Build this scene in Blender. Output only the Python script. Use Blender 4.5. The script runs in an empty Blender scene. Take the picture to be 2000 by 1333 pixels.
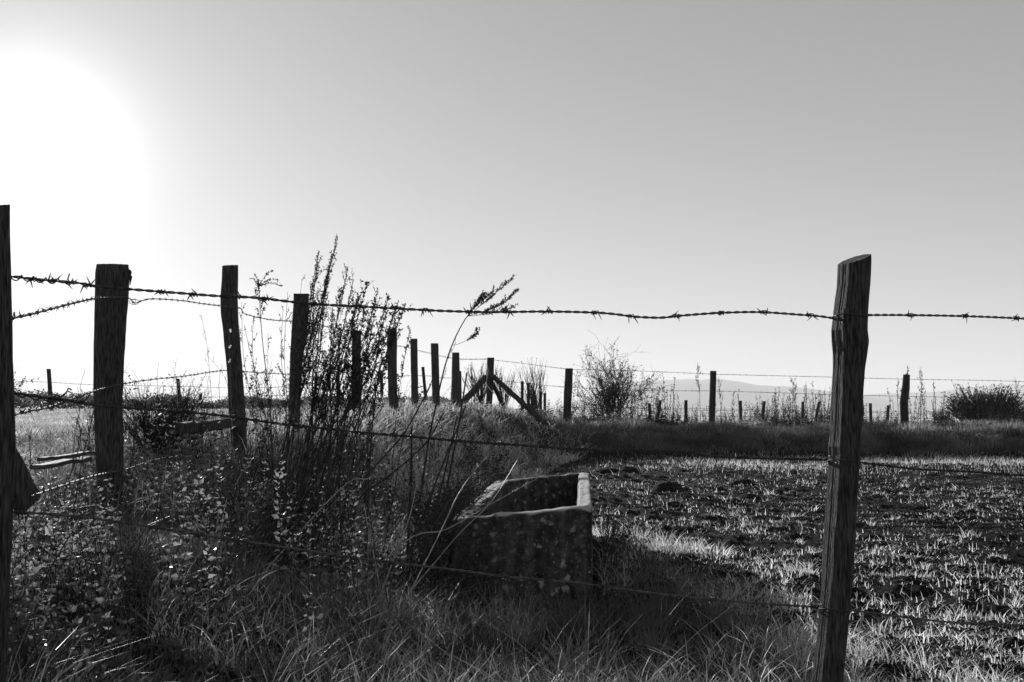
import bpy, math, random
import numpy as np
from mathutils import Vector

random.seed(7)
RS = np.random.RandomState(11)
SC = bpy.context.scene
COL = SC.collection

# ------------------------------------------------------------------ camera
FPX = 1944.4                      # focal length in photo pixels (35 mm on 36 mm)
CAMZ = 0.95
PITCH = math.atan(134.0 / FPX)
cam_d = bpy.data.cameras.new('camera')
cam_d.lens = 35.0; cam_d.sensor_width = 36.0
cam_d.clip_start = 0.05; cam_d.clip_end = 40000.0
cam = bpy.data.objects.new('camera', cam_d); COL.objects.link(cam)
cam.location = (0, 0, CAMZ); cam.rotation_euler = (math.pi/2 + PITCH, 0, 0)
SC.camera = cam

# ------------------------------------------------------------------ sun, sky, exposure
def ray(px, py):
    u = (px - 1000.0) / FPX; v = (666.5 - py) / FPX
    return np.array([u, math.cos(PITCH) - v*math.sin(PITCH), math.sin(PITCH) + v*math.cos(PITCH)])
def P(px, py, Y):
    d = ray(px, py); t = Y / d[1]
    return np.array([d[0]*t, Y, CAMZ + d[2]*t])
SUN_DIR = ray(62, 285); SUN_DIR = SUN_DIR / np.linalg.norm(SUN_DIR)
SUN_EL = math.asin(SUN_DIR[2]); SUN_AZ = math.atan2(SUN_DIR[0], SUN_DIR[1])
sun_d = bpy.data.lights.new('sun', 'SUN'); sun_d.energy = 5.0; sun_d.angle = math.radians(0.55)
sun_d.color = (1.0, 1.0, 1.0)
sun = bpy.data.objects.new('sun', sun_d); COL.objects.link(sun)
sun.rotation_euler = Vector(SUN_DIR.tolist()).to_track_quat('Z', 'Y').to_euler()

W = bpy.data.worlds.new('World'); SC.world = W; W.use_nodes = True
nt = W.node_tree; nt.nodes.clear()
sky = nt.nodes.new('ShaderNodeTexSky'); sky.sky_type = 'NISHITA'; sky.sun_disc = False
sky.sun_elevation = SUN_EL; sky.sun_rotation = SUN_AZ
sky.altitude = 0; sky.air_density = 1.0; sky.dust_density = 0.12; sky.ozone_density = 1.0
sepc = nt.nodes.new('ShaderNodeSeparateColor')
def wmath(op, a, b=None, c=None):
    n = nt.nodes.new('ShaderNodeMath'); n.operation = op
    for i, v in enumerate((a, b, c)):
        if v is None: continue
        if isinstance(v, (int, float)): n.inputs[i].default_value = v
        else: nt.links.new(v, n.inputs[i])
    return n.outputs[0]
L = nt.links.new
L(sky.outputs[0], sepc.inputs[0])
# monochrome film behind an orange filter: mostly the red and green of the sky, with a film's soft shoulder
SKY_R, SKY_G, SKY_GAMMA, SKY_GAIN = 0.70, 0.35, 0.62, 5.4
grey = wmath('MULTIPLY_ADD', sepc.outputs[1], SKY_G, wmath('MULTIPLY', sepc.outputs[0], SKY_R))
grey = wmath('MULTIPLY', wmath('POWER', wmath('DIVIDE', grey, 5.5), SKY_GAMMA), SKY_GAIN)
# the bright aureole of thin haze round the low sun
geo = nt.nodes.new('ShaderNodeTexCoord'); dot = nt.nodes.new('ShaderNodeVectorMath'); dot.operation = 'DOT_PRODUCT'
L(geo.outputs['Generated'], dot.inputs[0]); dot.inputs[1].default_value = SUN_DIR.tolist()
far_ = wmath('SUBTRACT', dot.outputs['Value'], 1.0)
aur = wmath('MULTIPLY', wmath('POWER', math.e, wmath('DIVIDE', far_, 0.0023)), 6.0)
aur2 = wmath('ADD', wmath('MULTIPLY', wmath('POWER', math.e, wmath('DIVIDE', far_, 0.0068)), 2.0), wmath('MULTIPLY', wmath('POWER', math.e, wmath('DIVIDE', far_, 0.05)), 0.5))
bg = nt.nodes.new('ShaderNodeBackground'); bg.inputs['Strength'].default_value = 0.076
wo = nt.nodes.new('ShaderNodeOutputWorld')
L(wmath('ADD', grey, wmath('ADD', aur, aur2)), bg.inputs[0]); L(bg.outputs[0], wo.inputs[0])
SC.view_settings.view_transform = 'Standard'; SC.view_settings.look = 'None'
SC.view_settings.exposure = 0.52; SC.view_settings.gamma = 1.0
SC.cycles.max_bounces = 6; SC.cycles.volume_bounces = 1; SC.cycles.transparent_max_bounces = 8
SC.cycles.caustics_reflective = False; SC.cycles.caustics_refractive = False
HAZE_DENSITY = 2.4e-4
HAZE_ANISO = 0.12

# ------------------------------------------------------------------ helpers
def mat(name, dark, light, rough=0.9, transl=0.0, scale=8.0, stretch=(1, 1, 1), bump=0.0, bscale=None, spec=0.3, coords='Object', lo=0.35, hi=0.65):
    m = bpy.data.materials.new(name); m.use_nodes = True
    t = m.node_tree; t.nodes.clear(); l = t.links.new
    out = t.nodes.new('ShaderNodeOutputMaterial')
    tc = t.nodes.new('ShaderNodeTexCoord'); mp = t.nodes.new('ShaderNodeMapping')
    mp.inputs['Scale'].default_value = stretch
    l(tc.outputs[coords], mp.inputs[0])
    n = t.nodes.new('ShaderNodeTexNoise'); n.inputs['Scale'].default_value = scale; n.inputs['Detail'].default_value = 6
    l(mp.outputs[0], n.inputs[0])
    r = t.nodes.new('ShaderNodeValToRGB')
    r.color_ramp.elements[0].position = lo; r.color_ramp.elements[1].position = hi
    r.color_ramp.elements[0].color = (dark, dark, dark, 1); r.color_ramp.elements[1].color = (light, light, light, 1)
    l(n.outputs[0], r.inputs[0])
    b = t.nodes.new('ShaderNodeBsdfPrincipled'); b.inputs['Roughness'].default_value = rough
    b.inputs['Specular IOR Level'].default_value = spec
    l(r.outputs[0], b.inputs['Base Color'])
    if bump:
        n2 = t.nodes.new('ShaderNodeTexNoise'); n2.inputs['Scale'].default_value = bscale or scale*3; n2.inputs['Detail'].default_value = 8
        l(mp.outputs[0], n2.inputs[0])
        bp = t.nodes.new('ShaderNodeBump'); bp.inputs['Strength'].default_value = 1.0; bp.inputs['Distance'].default_value = bump
        l(n2.outputs[0], bp.inputs['Height']); l(bp.outputs[0], b.inputs['Normal'])
    if transl > 0:
        tr = t.nodes.new('ShaderNodeBsdfTranslucent'); mx = t.nodes.new('ShaderNodeMixShader'); mx.inputs[0].default_value = transl
        l(r.outputs[0], tr.inputs[0]); l(b.outputs[0], mx.inputs[1]); l(tr.outputs[0], mx.inputs[2]); l(mx.outputs[0], out.inputs[0])
    else:
        l(b.outputs[0], out.inputs[0])
    return m

class Mesh:
    """collects numpy vertex/face blocks and links them as ONE mesh object"""
    def __init__(self): self.v = []; self.q = []; self.t = []; self.n = 0
    def add(self, verts, quads=None, tris=None):
        verts = np.asarray(verts, float).reshape(-1, 3)
        if quads is not None and len(quads): self.q.append(np.asarray(quads, int).reshape(-1, 4) + self.n)
        if tris is not None and len(tris): self.t.append(np.asarray(tris, int).reshape(-1, 3) + self.n)
        self.v.append(verts); self.n += len(verts)
    def build(self, name, material, parent=None, origin=None, smooth=False):
        v = np.concatenate(self.v) if self.v else np.zeros((0, 3))
        if origin is None and parent is not None: origin = np.array(parent.location)
        if origin is not None: v = v - np.asarray(origin)
        q = np.concatenate(self.q) if self.q else np.zeros((0, 4), int)
        t = np.concatenate(self.t) if self.t else np.zeros((0, 3), int)
        me = bpy.data.meshes.new(name)
        me.vertices.add(len(v)); me.vertices.foreach_set('co', v.astype(np.float32).ravel())
        me.loops.add(q.size + t.size)
        me.loops.foreach_set('vertex_index', np.concatenate([q.ravel(), t.ravel()]).astype(np.int32))
        me.polygons.add(len(q) + len(t))
        ls = np.concatenate([np.arange(len(q))*4, q.size + np.arange(len(t))*3]).astype(np.int32)
        me.polygons.foreach_set('loop_start', ls)
        me.update(calc_edges=True)
        me.polygons.foreach_set('use_smooth', np.full(len(me.polygons), smooth, dtype=bool))
        me.materials.append(material)
        o = bpy.data.objects.new(name, me); COL.objects.link(o)
        if parent is not None: o.parent = parent
        elif origin is not None: o.location = origin
        return o
    def tube(self, pts, rad, sides=5, cap=True):
        pts = np.asarray(pts, float); n = len(pts)
        rad = np.broadcast_to(np.asarray(rad, float), (n,))
        tan = np.gradient(pts, axis=0); tan /= np.linalg.norm(tan, axis=1)[:, None] + 1e-12
        ref = np.array([0.31, 0.17, 1.0]) if abs(tan[:, 2]).mean() < 0.8 else np.array([1.0, 0.2, 0.1])
        a = np.cross(tan, ref); a /= np.linalg.norm(a, axis=1)[:, None] + 1e-12
        b = np.cross(tan, a)
        th = np.arange(sides) * 2*math.pi/sides
        ring = (a[:, None, :]*np.cos(th)[None, :, None] + b[:, None, :]*np.sin(th)[None, :, None]) * rad[:, None, None] + pts[:, None, :]
        i = np.arange(n-1)[:, None]*sides; j = np.arange(sides)[None, :]; k = (j+1) % sides
        q = np.stack([i+j, i+k, i+sides+k, i+sides+j], -1).reshape(-1, 4)
        v = ring.reshape(-1, 3); tr = []
        if cap:
            v = np.vstack([v, pts[0], pts[-1]]); c0 = n*sides; c1 = c0+1
            tr = [[c0, (s+1) % sides, s] for s in range(sides)] + [[c1, (n-1)*sides+s, (n-1)*sides+(s+1) % sides] for s in range(sides)]
        self.add(v, q, tr)
    def leaves(self, c, d, length, width, rs=RS):
        """batch of small folded leaf shapes: base points c, directions d"""
        c = np.asarray(c, float).reshape(-1, 3); d = np.asarray(d, float).reshape(-1, 3); N = len(c)
        if N == 0: return
        d = d/(np.linalg.norm(d, axis=1)[:, None]+1e-9)
        r = rs.normal(size=(N, 3)); s = np.cross(d, r); s /= np.linalg.norm(s, axis=1)[:, None]+1e-9
        nn = np.cross(s, d)
        length = np.broadcast_to(length, (N,))[:, None]; width = np.broadcast_to(width, (N,))[:, None]
        m = c + d*length*0.45
        v = np.stack([c, m + s*width*0.5 + nn*width*0.15, c + d*length - nn*length*0.12, m - s*width*0.5 + nn*width*0.15, m - nn*width*0.05], 1)
        b = np.arange(N)[:, None]*5
        tr = np.concatenate([b+[0, 1, 4], b+[4, 1, 2], b+[0, 4, 3], b+[4, 2, 3]])
        self.add(v.reshape(-1, 3), None, tr)
    def blades(self, base, h, w, lean, curl, az=None, rs=RS, seg=3):
        """grass blades: base (N,3), height, width, lean = sideways reach at tip as a share of height"""
        base = np.asarray(base, float); N = len(base)
        if N == 0: return
        az = rs.uniform(0, 2*math.pi, N) if az is None else az
        h = np.broadcast_to(h, (N,)); w = np.broadcast_to(w, (N,)); lean = np.broadcast_to(lean, (N,)); curl = np.broadcast_to(curl, (N,))
        dx = np.cos(az); dy = np.sin(az)
        fa = az + math.pi/2 + rs.uniform(-1.1, 1.1, N); sx = np.cos(fa)*w*0.5; sy = np.sin(fa)*w*0.5
        rows = []
        for k in range(seg+1):
            t = k/seg
            out = lean*h*(t**1.7); zz = h*(t - curl*t**3)
            cx = base[:, 0]+dx*out; cy = base[:, 1]+dy*out; cz = base[:, 2]+zz
            if k < seg:
                tw = 1.0 - 0.75*t**1.6
                rows += [np.stack([cx-sx*tw, cy-sy*tw, cz], 1), np.stack([cx+sx*tw, cy+sy*tw, cz], 1)]
            else: rows.append(np.stack([cx, cy, cz], 1))
        nv = 2*seg+1
        v = np.stack(rows, 1).reshape(-1, 3); b = np.arange(N)[:, None]*nv
        q = np.concatenate([b+[2*k, 2*k+1, 2*k+3, 2*k+2] for k in range(seg-1)])
        self.add(v, q, b+[2*seg-2, 2*seg-1, 2*seg])

def thing(name, label, cat, loc=(0, 0, 0), group=None, kind=None):
    o = bpy.data.objects.new(name, None); COL.objects.link(o); o.location = tuple(float(x) for x in loc)
    o.empty_display_size = 0.1
    return tag(o, label, cat, group, kind)
def tag(o, label=None, cat=None, group=None, kind=None):
    if label: o['label'] = label
    if cat: o['category'] = cat
    if group: o['group'] = group
    if kind: o['kind'] = kind
    return o
def dup(root, loc, rz=0.0, s=1.0, label=None):
    r = root.copy(); COL.objects.link(r); r.location = tuple(float(x) for x in loc); r.rotation_euler = (0, 0, rz); r.scale = (s, s, s)
    if label: r['label'] = label
    for ch in list(root.children):
        c = ch.copy(); COL.objects.link(c); c.parent = r
        for g in list(ch.children):
            d = g.copy(); COL.objects.link(d); d.parent = c
    return r
def smooth(pts, n=8):
    """Catmull-Rom through points"""
    p = np.asarray(pts, float); p = np.vstack([2*p[0]-p[1], p, 2*p[-1]-p[-2]]); out = []
    for i in range(1, len(p)-2):
        for k in range(n):
            t = k/n
            out.append(0.5*((2*p[i]) + (-p[i-1]+p[i+1])*t + (2*p[i-1]-5*p[i]+4*p[i+1]-p[i+2])*t*t + (-p[i-1]+3*p[i]-3*p[i+1]+p[i+2])*t**3))
    out.append(p[-2]); return np.array(out)
def resample(p, step):
    d = np.r_[0, np.cumsum(np.linalg.norm(np.diff(p, axis=0), axis=1))]
    n = max(2, int(d[-1]/step)+1); s = np.linspace(0, d[-1], n)
    return np.stack([np.interp(s, d, p[:, k]) for k in range(3)], 1)

# value noise on numpy
_T = RS.rand(256, 256)
def vn(x, y):
    x = np.asarray(x, float); y = np.asarray(y, float)
    xi = np.floor(x).astype(int); yi = np.floor(y).astype(int); fx = x-xi; fy = y-yi
    fx = fx*fx*(3-2*fx); fy = fy*fy*(3-2*fy)
    a = _T[xi % 256, yi % 256]; b = _T[(xi+1) % 256, yi % 256]; c = _T[xi % 256, (yi+1) % 256]; d = _T[(xi+1) % 256, (yi+1) % 256]
    return (a*(1-fx)+b*fx)*(1-fy) + (c*(1-fx)+d*fx)*fy
def fbm(x, y, o=4):
    s = 0; a = 0.5
    for k in range(o): s = s + a*(vn(x*2**k+17.3*k, y*2**k-9.1*k)-0.5)*2; a *= 0.5
    return s
def ss(a, b, x):
    t = np.clip((np.asarray(x, float)-a)/(b-a), 0, 1); return t*t*(3-2*t)

# ------------------------------------------------------------------ terrain
RX = ([-5, 2.4, 5.2, 7.4, 9.5, 12, 14, 17, 18.5, 20, 24], [-1.2, -1.3, -2.05, -2.05, -1.95, -1.8, -1.7, -1.65, -1.4, -1.1, -0.6])   # crest line
TX = ([-5, 2, 3, 5, 8, 12, 16, 19, 20.5], [-0.9, -0.7, -0.6, -0.42, -0.15, 0.15, 0.5, 1.1, 1.6])                                   # toe line
ZL = ([-5, 0, 2.4, 3.6, 5.2, 7.4, 9.5, 12, 14, 18, 24, 34, 45, 120, 500, 1200], [0, 0, 0.1, 0.22, 0.40, 0.62, 0.78, 0.86, 0.93, 0.96, 0.98, 0.93, 0.6, -3.0, -26, -40])
ZF = ([-5, 0, 5, 8, 16, 32, 40, 60, 120, 500, 1200], [0.2, 0.25, 0.45, 0.60, 0.77, 0.935, 0.93, 0.5, -3.0, -26, -40])
ZR = ([0, 19.6, 21.4, 22.5, 26, 32, 45, 120, 500, 1200], [0, 0.0, 0.45, 0.49, 0.32, 0.05, -1.0, -6.0, -28, -40])
def ground_z(x, y, detail=True):
    x = np.asarray(x, float); y = np.asarray(y, float)
    rx = np.interp(y, *RX); tx = np.interp(y, *TX)
    zr = np.interp(y, *ZR); zl = np.interp(y, *ZL); zf = np.interp(y, *ZF)
    s = ss(0, 1, (tx-x)/(tx-rx+1e-6))
    # the cross bank is a little higher at its left end
    zr = zr + 0.10*ss(19.4, 20.6, y)*ss(21.6, 20.6, y)*fbm(x*0.9, x*0+4, 3)*2
    zr = zr + 0.07*ss(20.8, 21.8, y)*ss(27, 24, y)*fbm(x*0.8+5, y*0.5, 3)
    zr = zr + 0.14*ss(6, 0.5, x)*ss(20, 22, y)*ss(30, 24, y)
    z = zr*(1-s) + zl*s
    f = ss(0.3, 3.5, rx-x)
    z = z*(1-f) + zf*f
    if detail:
        near = ss(60, 25, y)
        z = z + 0.03*fbm(x*0.7, y*0.7, 3)*near
        soil = (1-s)*ss(20.2, 19.4, y)*ss(-1, 2, y)
        rows = 0.012*np.sin((y*0.96+x*0.12)*2*math.pi/0.38 + 1.5*fbm(x*0.8, y*0.8, 2))
        clod = np.abs(fbm(x*5.5, y*6.5, 4))
        z = z + soil*(0.022*fbm(x*3, y*3.6, 3) + rows*(0.5+vn(x*.5+9, y*.5)) + 0.050*clod*(0.4+vn(x*1.3, y*1.3)) + 0.030*np.abs(fbm(x*17, y*19, 3)) - 0.026)
    return z
def gz(x, y): return float(ground_z(x, y))

def at_ground(px, Y):
    """world point on the ground seen along column px at depth Y"""
    x = (px-1000)/FPX * Y     # pitch changes x by well under a percent near the horizon
    return np.array([x, Y, gz(x, Y)])

M = {}
def soil_mat():
    m = bpy.data.materials.new('soil'); m.use_nodes = True; t = m.node_tree; l = t.links.new
    b = t.nodes['Principled BSDF']; b.inputs['Roughness'].default_value = 0.95; b.inputs['Specular IOR Level'].default_value = 0.06
    tc = t.nodes.new('ShaderNodeTexCoord')
    n1 = t.nodes.new('ShaderNodeTexNoise'); n1.inputs['Scale'].default_value = 26; n1.inputs['Detail'].default_value = 10; n1.inputs['Roughness'].default_value = 0.75
    n2 = t.nodes.new('ShaderNodeTexNoise'); n2.inputs['Scale'].default_value = 0.9; n2.inputs['Detail'].default_value = 4
    l(tc.outputs['Object'], n1.inputs[0]); l(tc.outputs['Object'], n2.inputs[0])
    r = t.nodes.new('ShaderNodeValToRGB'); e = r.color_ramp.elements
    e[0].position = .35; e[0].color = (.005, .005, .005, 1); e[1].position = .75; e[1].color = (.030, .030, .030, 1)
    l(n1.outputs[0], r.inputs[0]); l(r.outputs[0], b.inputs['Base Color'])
    # rime on scattered crumbs of soil
    vo = t.nodes.new('ShaderNodeTexVoronoi'); vo.inputs['Scale'].default_value = 55; l(tc.outputs['Object'], vo.inputs[0])
    se = t.nodes.new('ShaderNodeSeparateColor'); l(vo.outputs['Color'], se.inputs[0])
    ad = t.nodes.new('ShaderNodeMath'); ad.operation = 'MULTIPLY_ADD'; ad.inputs[1].default_value = .5; l(n2.outputs[0], ad.inputs[0]); l(se.outputs[0], ad.inputs[2])
    g1 = t.nodes.new('ShaderNodeMath'); g1.operation = 'GREATER_THAN'; g1.inputs[1].default_value = 1.16; l(ad.outputs[0], g1.inputs[0])
    g2 = t.nodes.new('ShaderNodeMath'); g2.operation = 'LESS_THAN'; g2.inputs[1].default_value = .33; l(vo.outputs['Distance'], g2.inputs[0])
    g3 = t.nodes.new('ShaderNodeMath'); g3.operation = 'MULTIPLY'; l(g1.outputs[0], g3.inputs[0]); l(g2.outputs[0], g3.inputs[1])
    cm = t.nodes.new('ShaderNodeMix'); cm.data_type = 'RGBA'; l(g3.outputs[0], cm.inputs[0]); l(r.outputs[0], cm.inputs[6]); cm.inputs[7].default_value = (.34, .34, .34, 1); l(cm.outputs[2], b.inputs['Base Color'])
    bp = t.nodes.new('ShaderNodeBump'); bp.inputs['Distance'].default_value = 0.035; l(n1.outputs[0], bp.inputs['Height']); l(bp.outputs[0], b.inputs['Normal'])
    return m
M['soil'] = soil_mat()

def build_ground():
    # finer rows and columns where one looks; the sheet goes right round the camera and out to the horizon
    az = np.radians(np.r_[np.linspace(-180, -50, 40)[:-1], np.linspace(-50, -31, 60)[:-1], np.linspace(-31, 31, 620)[:-1], np.linspace(31, 50, 60)[:-1], np.linspace(50, 180, 40)[:-1]])
    r = np.r_[0.25, np.geomspace(1.4, 30, 620), np.geomspace(30.5, 9000, 90)]
    A, R = np.meshgrid(az, r)
    X = np.sin(A)*R; Y = np.cos(A)*R
    Z = ground_z(X, Y)
    n = len(az); v = np.stack([X, Y, Z], -1).reshape(-1, 3)
    i = np.arange(len(r)-1)[:, None]*n; j = np.arange(n)[None, :]; k = (j+1) % n
    q = np.stack([i+j, i+k, i+n+k, i+n+j], -1).reshape(-1, 4)[:, ::-1]
    m = Mesh(); v = np.vstack([v, [[0, 0, gz(0, 0)]]]); c = len(v)-1
    tr = [[c, (s+1) % n, s] for s in range(n)]
    m.add(v, q, tr)
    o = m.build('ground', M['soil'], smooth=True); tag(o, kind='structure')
build_ground()

# ------------------------------------------------------------------ far hills, haze
M['hill'] = mat('hill_land', 0.05, 0.09, scale=0.004)
def hill(profile, dist, name='hills'):
    p = np.array(profile, float); xs = np.linspace(p[0, 0], p[-1, 0], 160)
    ys = np.interp(xs, p[:, 0], p[:, 1])
    ys = ys + 0.5*fbm(xs*0.05, xs*0+3, 4)*2
    m = Mesh(); rows = []
    for k in range(25):
        t = (k/24-0.5)*2
        Y = dist + 1300*t; prof = math.exp(-(t*1.9)**2)
        top = np.array([P(a, b, dist)[2] for a, b in zip(xs, ys)])
        X = (xs-1000)/FPX*dist
        z = -45 + (top+45)*prof*(1+0.15*fbm(X*0.003, np.full_like(X, Y*0.003), 3)*(abs(t) > 0.05))
        rows.append(np.stack([X, np.full_like(X, Y), z], 1))
    v = np.array(rows).reshape(-1, 3); n = len(xs)
    i = np.arange(24)[:, None]*n; j = np.arange(n-1)[None, :]
    m.add(v, np.stack([i+j, i+j+1, i+n+j+1, i+n+j], -1).reshape(-1, 4))
    return tag(m.build(name, M['hill'], smooth=True), kind='structure')
hill([(1080, 800), (1150, 775), (1200, 757), (1250, 748), (1300, 744), (1390, 743), (1430, 749), (1470, 756), (1540, 758), (1600, 764), (1660, 772), (1720, 785), (1800, 800)], 5200)
hill([(1560, 800), (1620, 780), (1690, 772), (1800, 768), (1850, 763), (1900, 757), (1960, 752), (2000, 755), (2080, 760), (2250, 766), (2500, 780), (2700, 800)], 6000)


# ------------------------------------------------------------------ materials of the things
M['wood'] = mat('weathered_wood', 0.016, 0.125, rough=0.85, scale=20, stretch=(9, 9, 0.9), bump=0.010, bscale=34, lo=.36, hi=.72)
M['wood_far'] = mat('grey_wood', 0.02, 0.07, rough=0.95, spec=0.12, scale=6, stretch=(6, 6, 0.6), bump=0.01)
M['wood_pale'] = mat('bleached_wood', 0.04, 0.12, rough=0.8, scale=8, stretch=(2, 9, 9), bump=0.004)
M['wire'] = mat('rusty_wire', 0.02, 0.07, rough=0.65, scale=60, spec=0.3)
M['wire_bright'] = mat('dull_wire', 0.04, 0.12, rough=0.38, scale=50, spec=0.6)
M['rope'] = mat('pale_rope', 0.6, 0.8, rough=0.8)
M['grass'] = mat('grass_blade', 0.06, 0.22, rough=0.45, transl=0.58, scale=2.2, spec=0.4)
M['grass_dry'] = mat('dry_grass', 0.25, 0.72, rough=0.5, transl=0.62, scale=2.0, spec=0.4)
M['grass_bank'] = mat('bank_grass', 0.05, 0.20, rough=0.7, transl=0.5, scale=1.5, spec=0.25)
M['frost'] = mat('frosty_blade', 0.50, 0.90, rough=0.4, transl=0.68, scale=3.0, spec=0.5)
M['leaf'] = mat('weed_leaf', 0.12, 0.42, rough=0.42, transl=0.5, scale=6, spec=0.5)
M['stalk'] = mat('dead_stalk', 0.025, 0.075, rough=0.95, scale=20, spec=0.06)
M['stalk_pale'] = mat('straw_stalk', 0.25, 0.5, rough=0.45, transl=0.15, scale=12, spec=0.5)
M['seed'] = mat('seed_head', 0.02, 0.07, rough=0.95, transl=0.15, scale=30, spec=0.08)
M['twig'] = mat('shrub_twig', 0.02, 0.055, rough=0.95, scale=10, spec=0.06)
M['clod'] = mat('earth_clod', 0.014, 0.045, rough=0.95, scale=20, bump=0.02, spec=0.1)

# ------------------------------------------------------------------ post builder
def post_mesh(m, rows, Y, cut=None, sides=40, step=0.02, rough=0.06, seed=0, depth_ratio=1.0, ground=None, facet=None):
    """rows: (py, left px, right px) of the outline at depth Y, from the top down; cut = (tilt_x, tilt_y) of the sawn top"""
    rs = np.random.RandomState(100+seed)
    cs = []; rr = []
    for py, a, b in rows:
        A = P(a, py, Y); B = P(b, py, Y); cs.append((A+B)/2); rr.append((B[0]-A[0])/2)
    cs = np.array(cs); rr = np.array(rr)
    g = gz(cs[-1][0], Y) - 0.22
    if cs[-1][2] > g:
        d = (cs[-1]-cs[0]); d = d/abs(d[2]); cs = np.vstack([cs, cs[-1] + d*(cs[-1][2]-g)]); rr = np.r_[rr, rr[-1]*1.03]
    if cut:   # start the rings a little higher, then saw the top off
        cs = np.vstack([cs[0]+[0, 0, 0.06], cs]); rr = np.r_[rr[0], rr]
    zz = np.arange(cs[0][2], cs[-1][2], -step); zz = np.r_[zz, cs[-1][2]]
    o = np.argsort(cs[:, 2]); X = np.interp(zz, cs[o, 2], cs[o, 0]); Rr = np.interp(zz, cs[o, 2], rr[o])
    th = np.arange(sides)*2*math.pi/sides
    # split faces: a few flattened sides, plus grain ridges that run along the post
    flat = 1 + 0.07*np.cos(3*th+rs.rand()*6) + 0.05*np.cos(5*th+rs.rand()*6)
    flat = flat/ max(abs(flat[0]), 1e-6)*1.0
    grain = rs.normal(size=sides)*rough*0.45
    V = []
    for i, z in enumerate(zz):
        wob = rough*0.8*(vn(th*3.2+seed*7, np.full(sides, z*5.0))-0.5)*2 + rough*0.5*(vn(th*9+seed, np.full(sides, z*14))-0.5)*2
        r = Rr[i]*(flat*0.5+0.5)*(1+grain+wob)
        if facet:
            q_ = np.cos(th-facet[0]); r = np.where(q_ > .1, np.minimum(r, facet[1]*Rr[i]/np.maximum(q_, .1)*(1+grain*.12)), r)
        x = X[i]+np.cos(th)*r; y = Y+np.sin(th)*r*depth_ratio; zc = np.full(sides, z)
        V.append(np.stack([x, y, zc], 1))
    V = np.array(V)
    if cut:
        c0 = cs[1]
        lim = c0[2] + cut[0]*(V[..., 0]-c0[0]) + cut[1]*(V[..., 1]-Y) + 0.0025*(vn(V[..., 0]*300, V[..., 1]*90)-.5)
        V[..., 2] = np.minimum(V[..., 2], lim)
    n = len(zz); v = V.reshape(-1, 3)
    i = np.arange(n-1)[:, None]*sides; j = np.arange(sides)[None, :]; k = (j+1) % sides
    q = np.stack([i+j, i+sides+j, i+sides+k, i+k], -1).reshape(-1, 4)
    v = np.vstack([v, V[0].mean(0)]); c = len(v)-1
    m.add(v, q, [[c, (s) % sides, (s+1) % sides] for s in range(sides)])
    return cs

def wire_pts(spec, inv=True):
    """(px, py, Y or None) points; missing depths are filled in so that the wire runs straight in depth"""
    a = np.array([[s[0], s[1], np.nan if len(s) < 3 or s[2] is None else 1.0/s[2]] for s in spec], float)
    ok = ~np.isnan(a[:, 2]); a[:, 2] = np.interp(a[:, 0], a[ok, 0], a[ok, 2])
    return smooth([P(x, y, 1/w) for x, y, w in a], 10)

def twisted(m, path, r=0.0021, pitch=0.052, amp=None, step=0.006):
    p = resample(path, step); n = len(p)
    amp = r*1.05 if amp is None else amp
    tan = np.gradient(p, axis=0); tan /= np.linalg.norm(tan, axis=1)[:, None]
    up = np.array([0, 0, 1.0]); a = np.cross(tan, up); a /= np.linalg.norm(a, axis=1)[:, None]; b = np.cross(a, tan)
    ph = np.arange(n)*step*2*math.pi/pitch
    for s in (0, math.pi):
        m.tube(p + (a*np.cos(ph+s)[:, None]+b*np.sin(ph+s)[:, None])*amp, r, sides=5)
    return p

def barb_mesh(seed, s=1.0):
    """four-point barb round the x axis: a short coil and four cut ends"""
    rs = np.random.RandomState(seed); m = Mesh()
    t = np.linspace(0, 2.4*2*math.pi, 34)
    m.tube(np.stack([(t/15-0.5)*0.014, np.cos(t)*0.0042, np.sin(t)*0.0042], 1)*s, 0.0012*s, sides=4)
    for k in range(4):
        a = rs.uniform(0, 6.28); x0 = (-0.006 if k < 2 else 0.006)
        d = np.array([(-1 if k % 2 else 1)*rs.uniform(.2, .9), math.cos(a), math.sin(a)]); d /= np.linalg.norm(d)
        st = np.array([x0, 0, 0])
        m.tube(np.array([st, st+d*0.008, st+d*rs.uniform(.013, .019)])*s, [0.0013*s, 0.0013*s, 0.0004*s], sides=4)
    return m

def wire_part(fence, spec, barbs_px=None, every=None, r=0.0021, mat_=None, label=None, merge=False, bs=1.35):
    path = wire_pts(spec); m = Mesh(); p = twisted(m, path, r=r)
    mat_ = mat_ or M['wire']
    idx = []
    if barbs_px is not None:
        px = 1000 + p[:, 0]/p[:, 1]*FPX*math.cos(PITCH)
        idx = [int(np.argmin(abs(px-b))) for b in barbs_px]
    elif every:
        step = 0.006; k = int(every/step); idx = list(range(k//2, len(p)-3, k))
    o = m.build('barbed_wire', mat_, fence, smooth=True)
    if label: o['label'] = label
    if idx and not merge:
        for n, i in enumerate(idx):
            j = min(i+1, len(p)-1); d = p[j]-p[j-1]
            b = bpy.data.objects.new('barb', BARBS[n % len(BARBS)]); COL.objects.link(b); b.parent = o
            b.location = tuple(p[i]-np.array(fence.location)); b.rotation_euler = (RS.uniform(0, 6.28), 0, math.atan2(d[1], d[0])); b.scale = (bs, bs, bs)
    return o, p
BARBS = []
for k in range(5):
    _o = barb_mesh(40+k).build('barb', M['wire']); BARBS.append(_o.data); bpy.data.objects.remove(_o)

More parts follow.
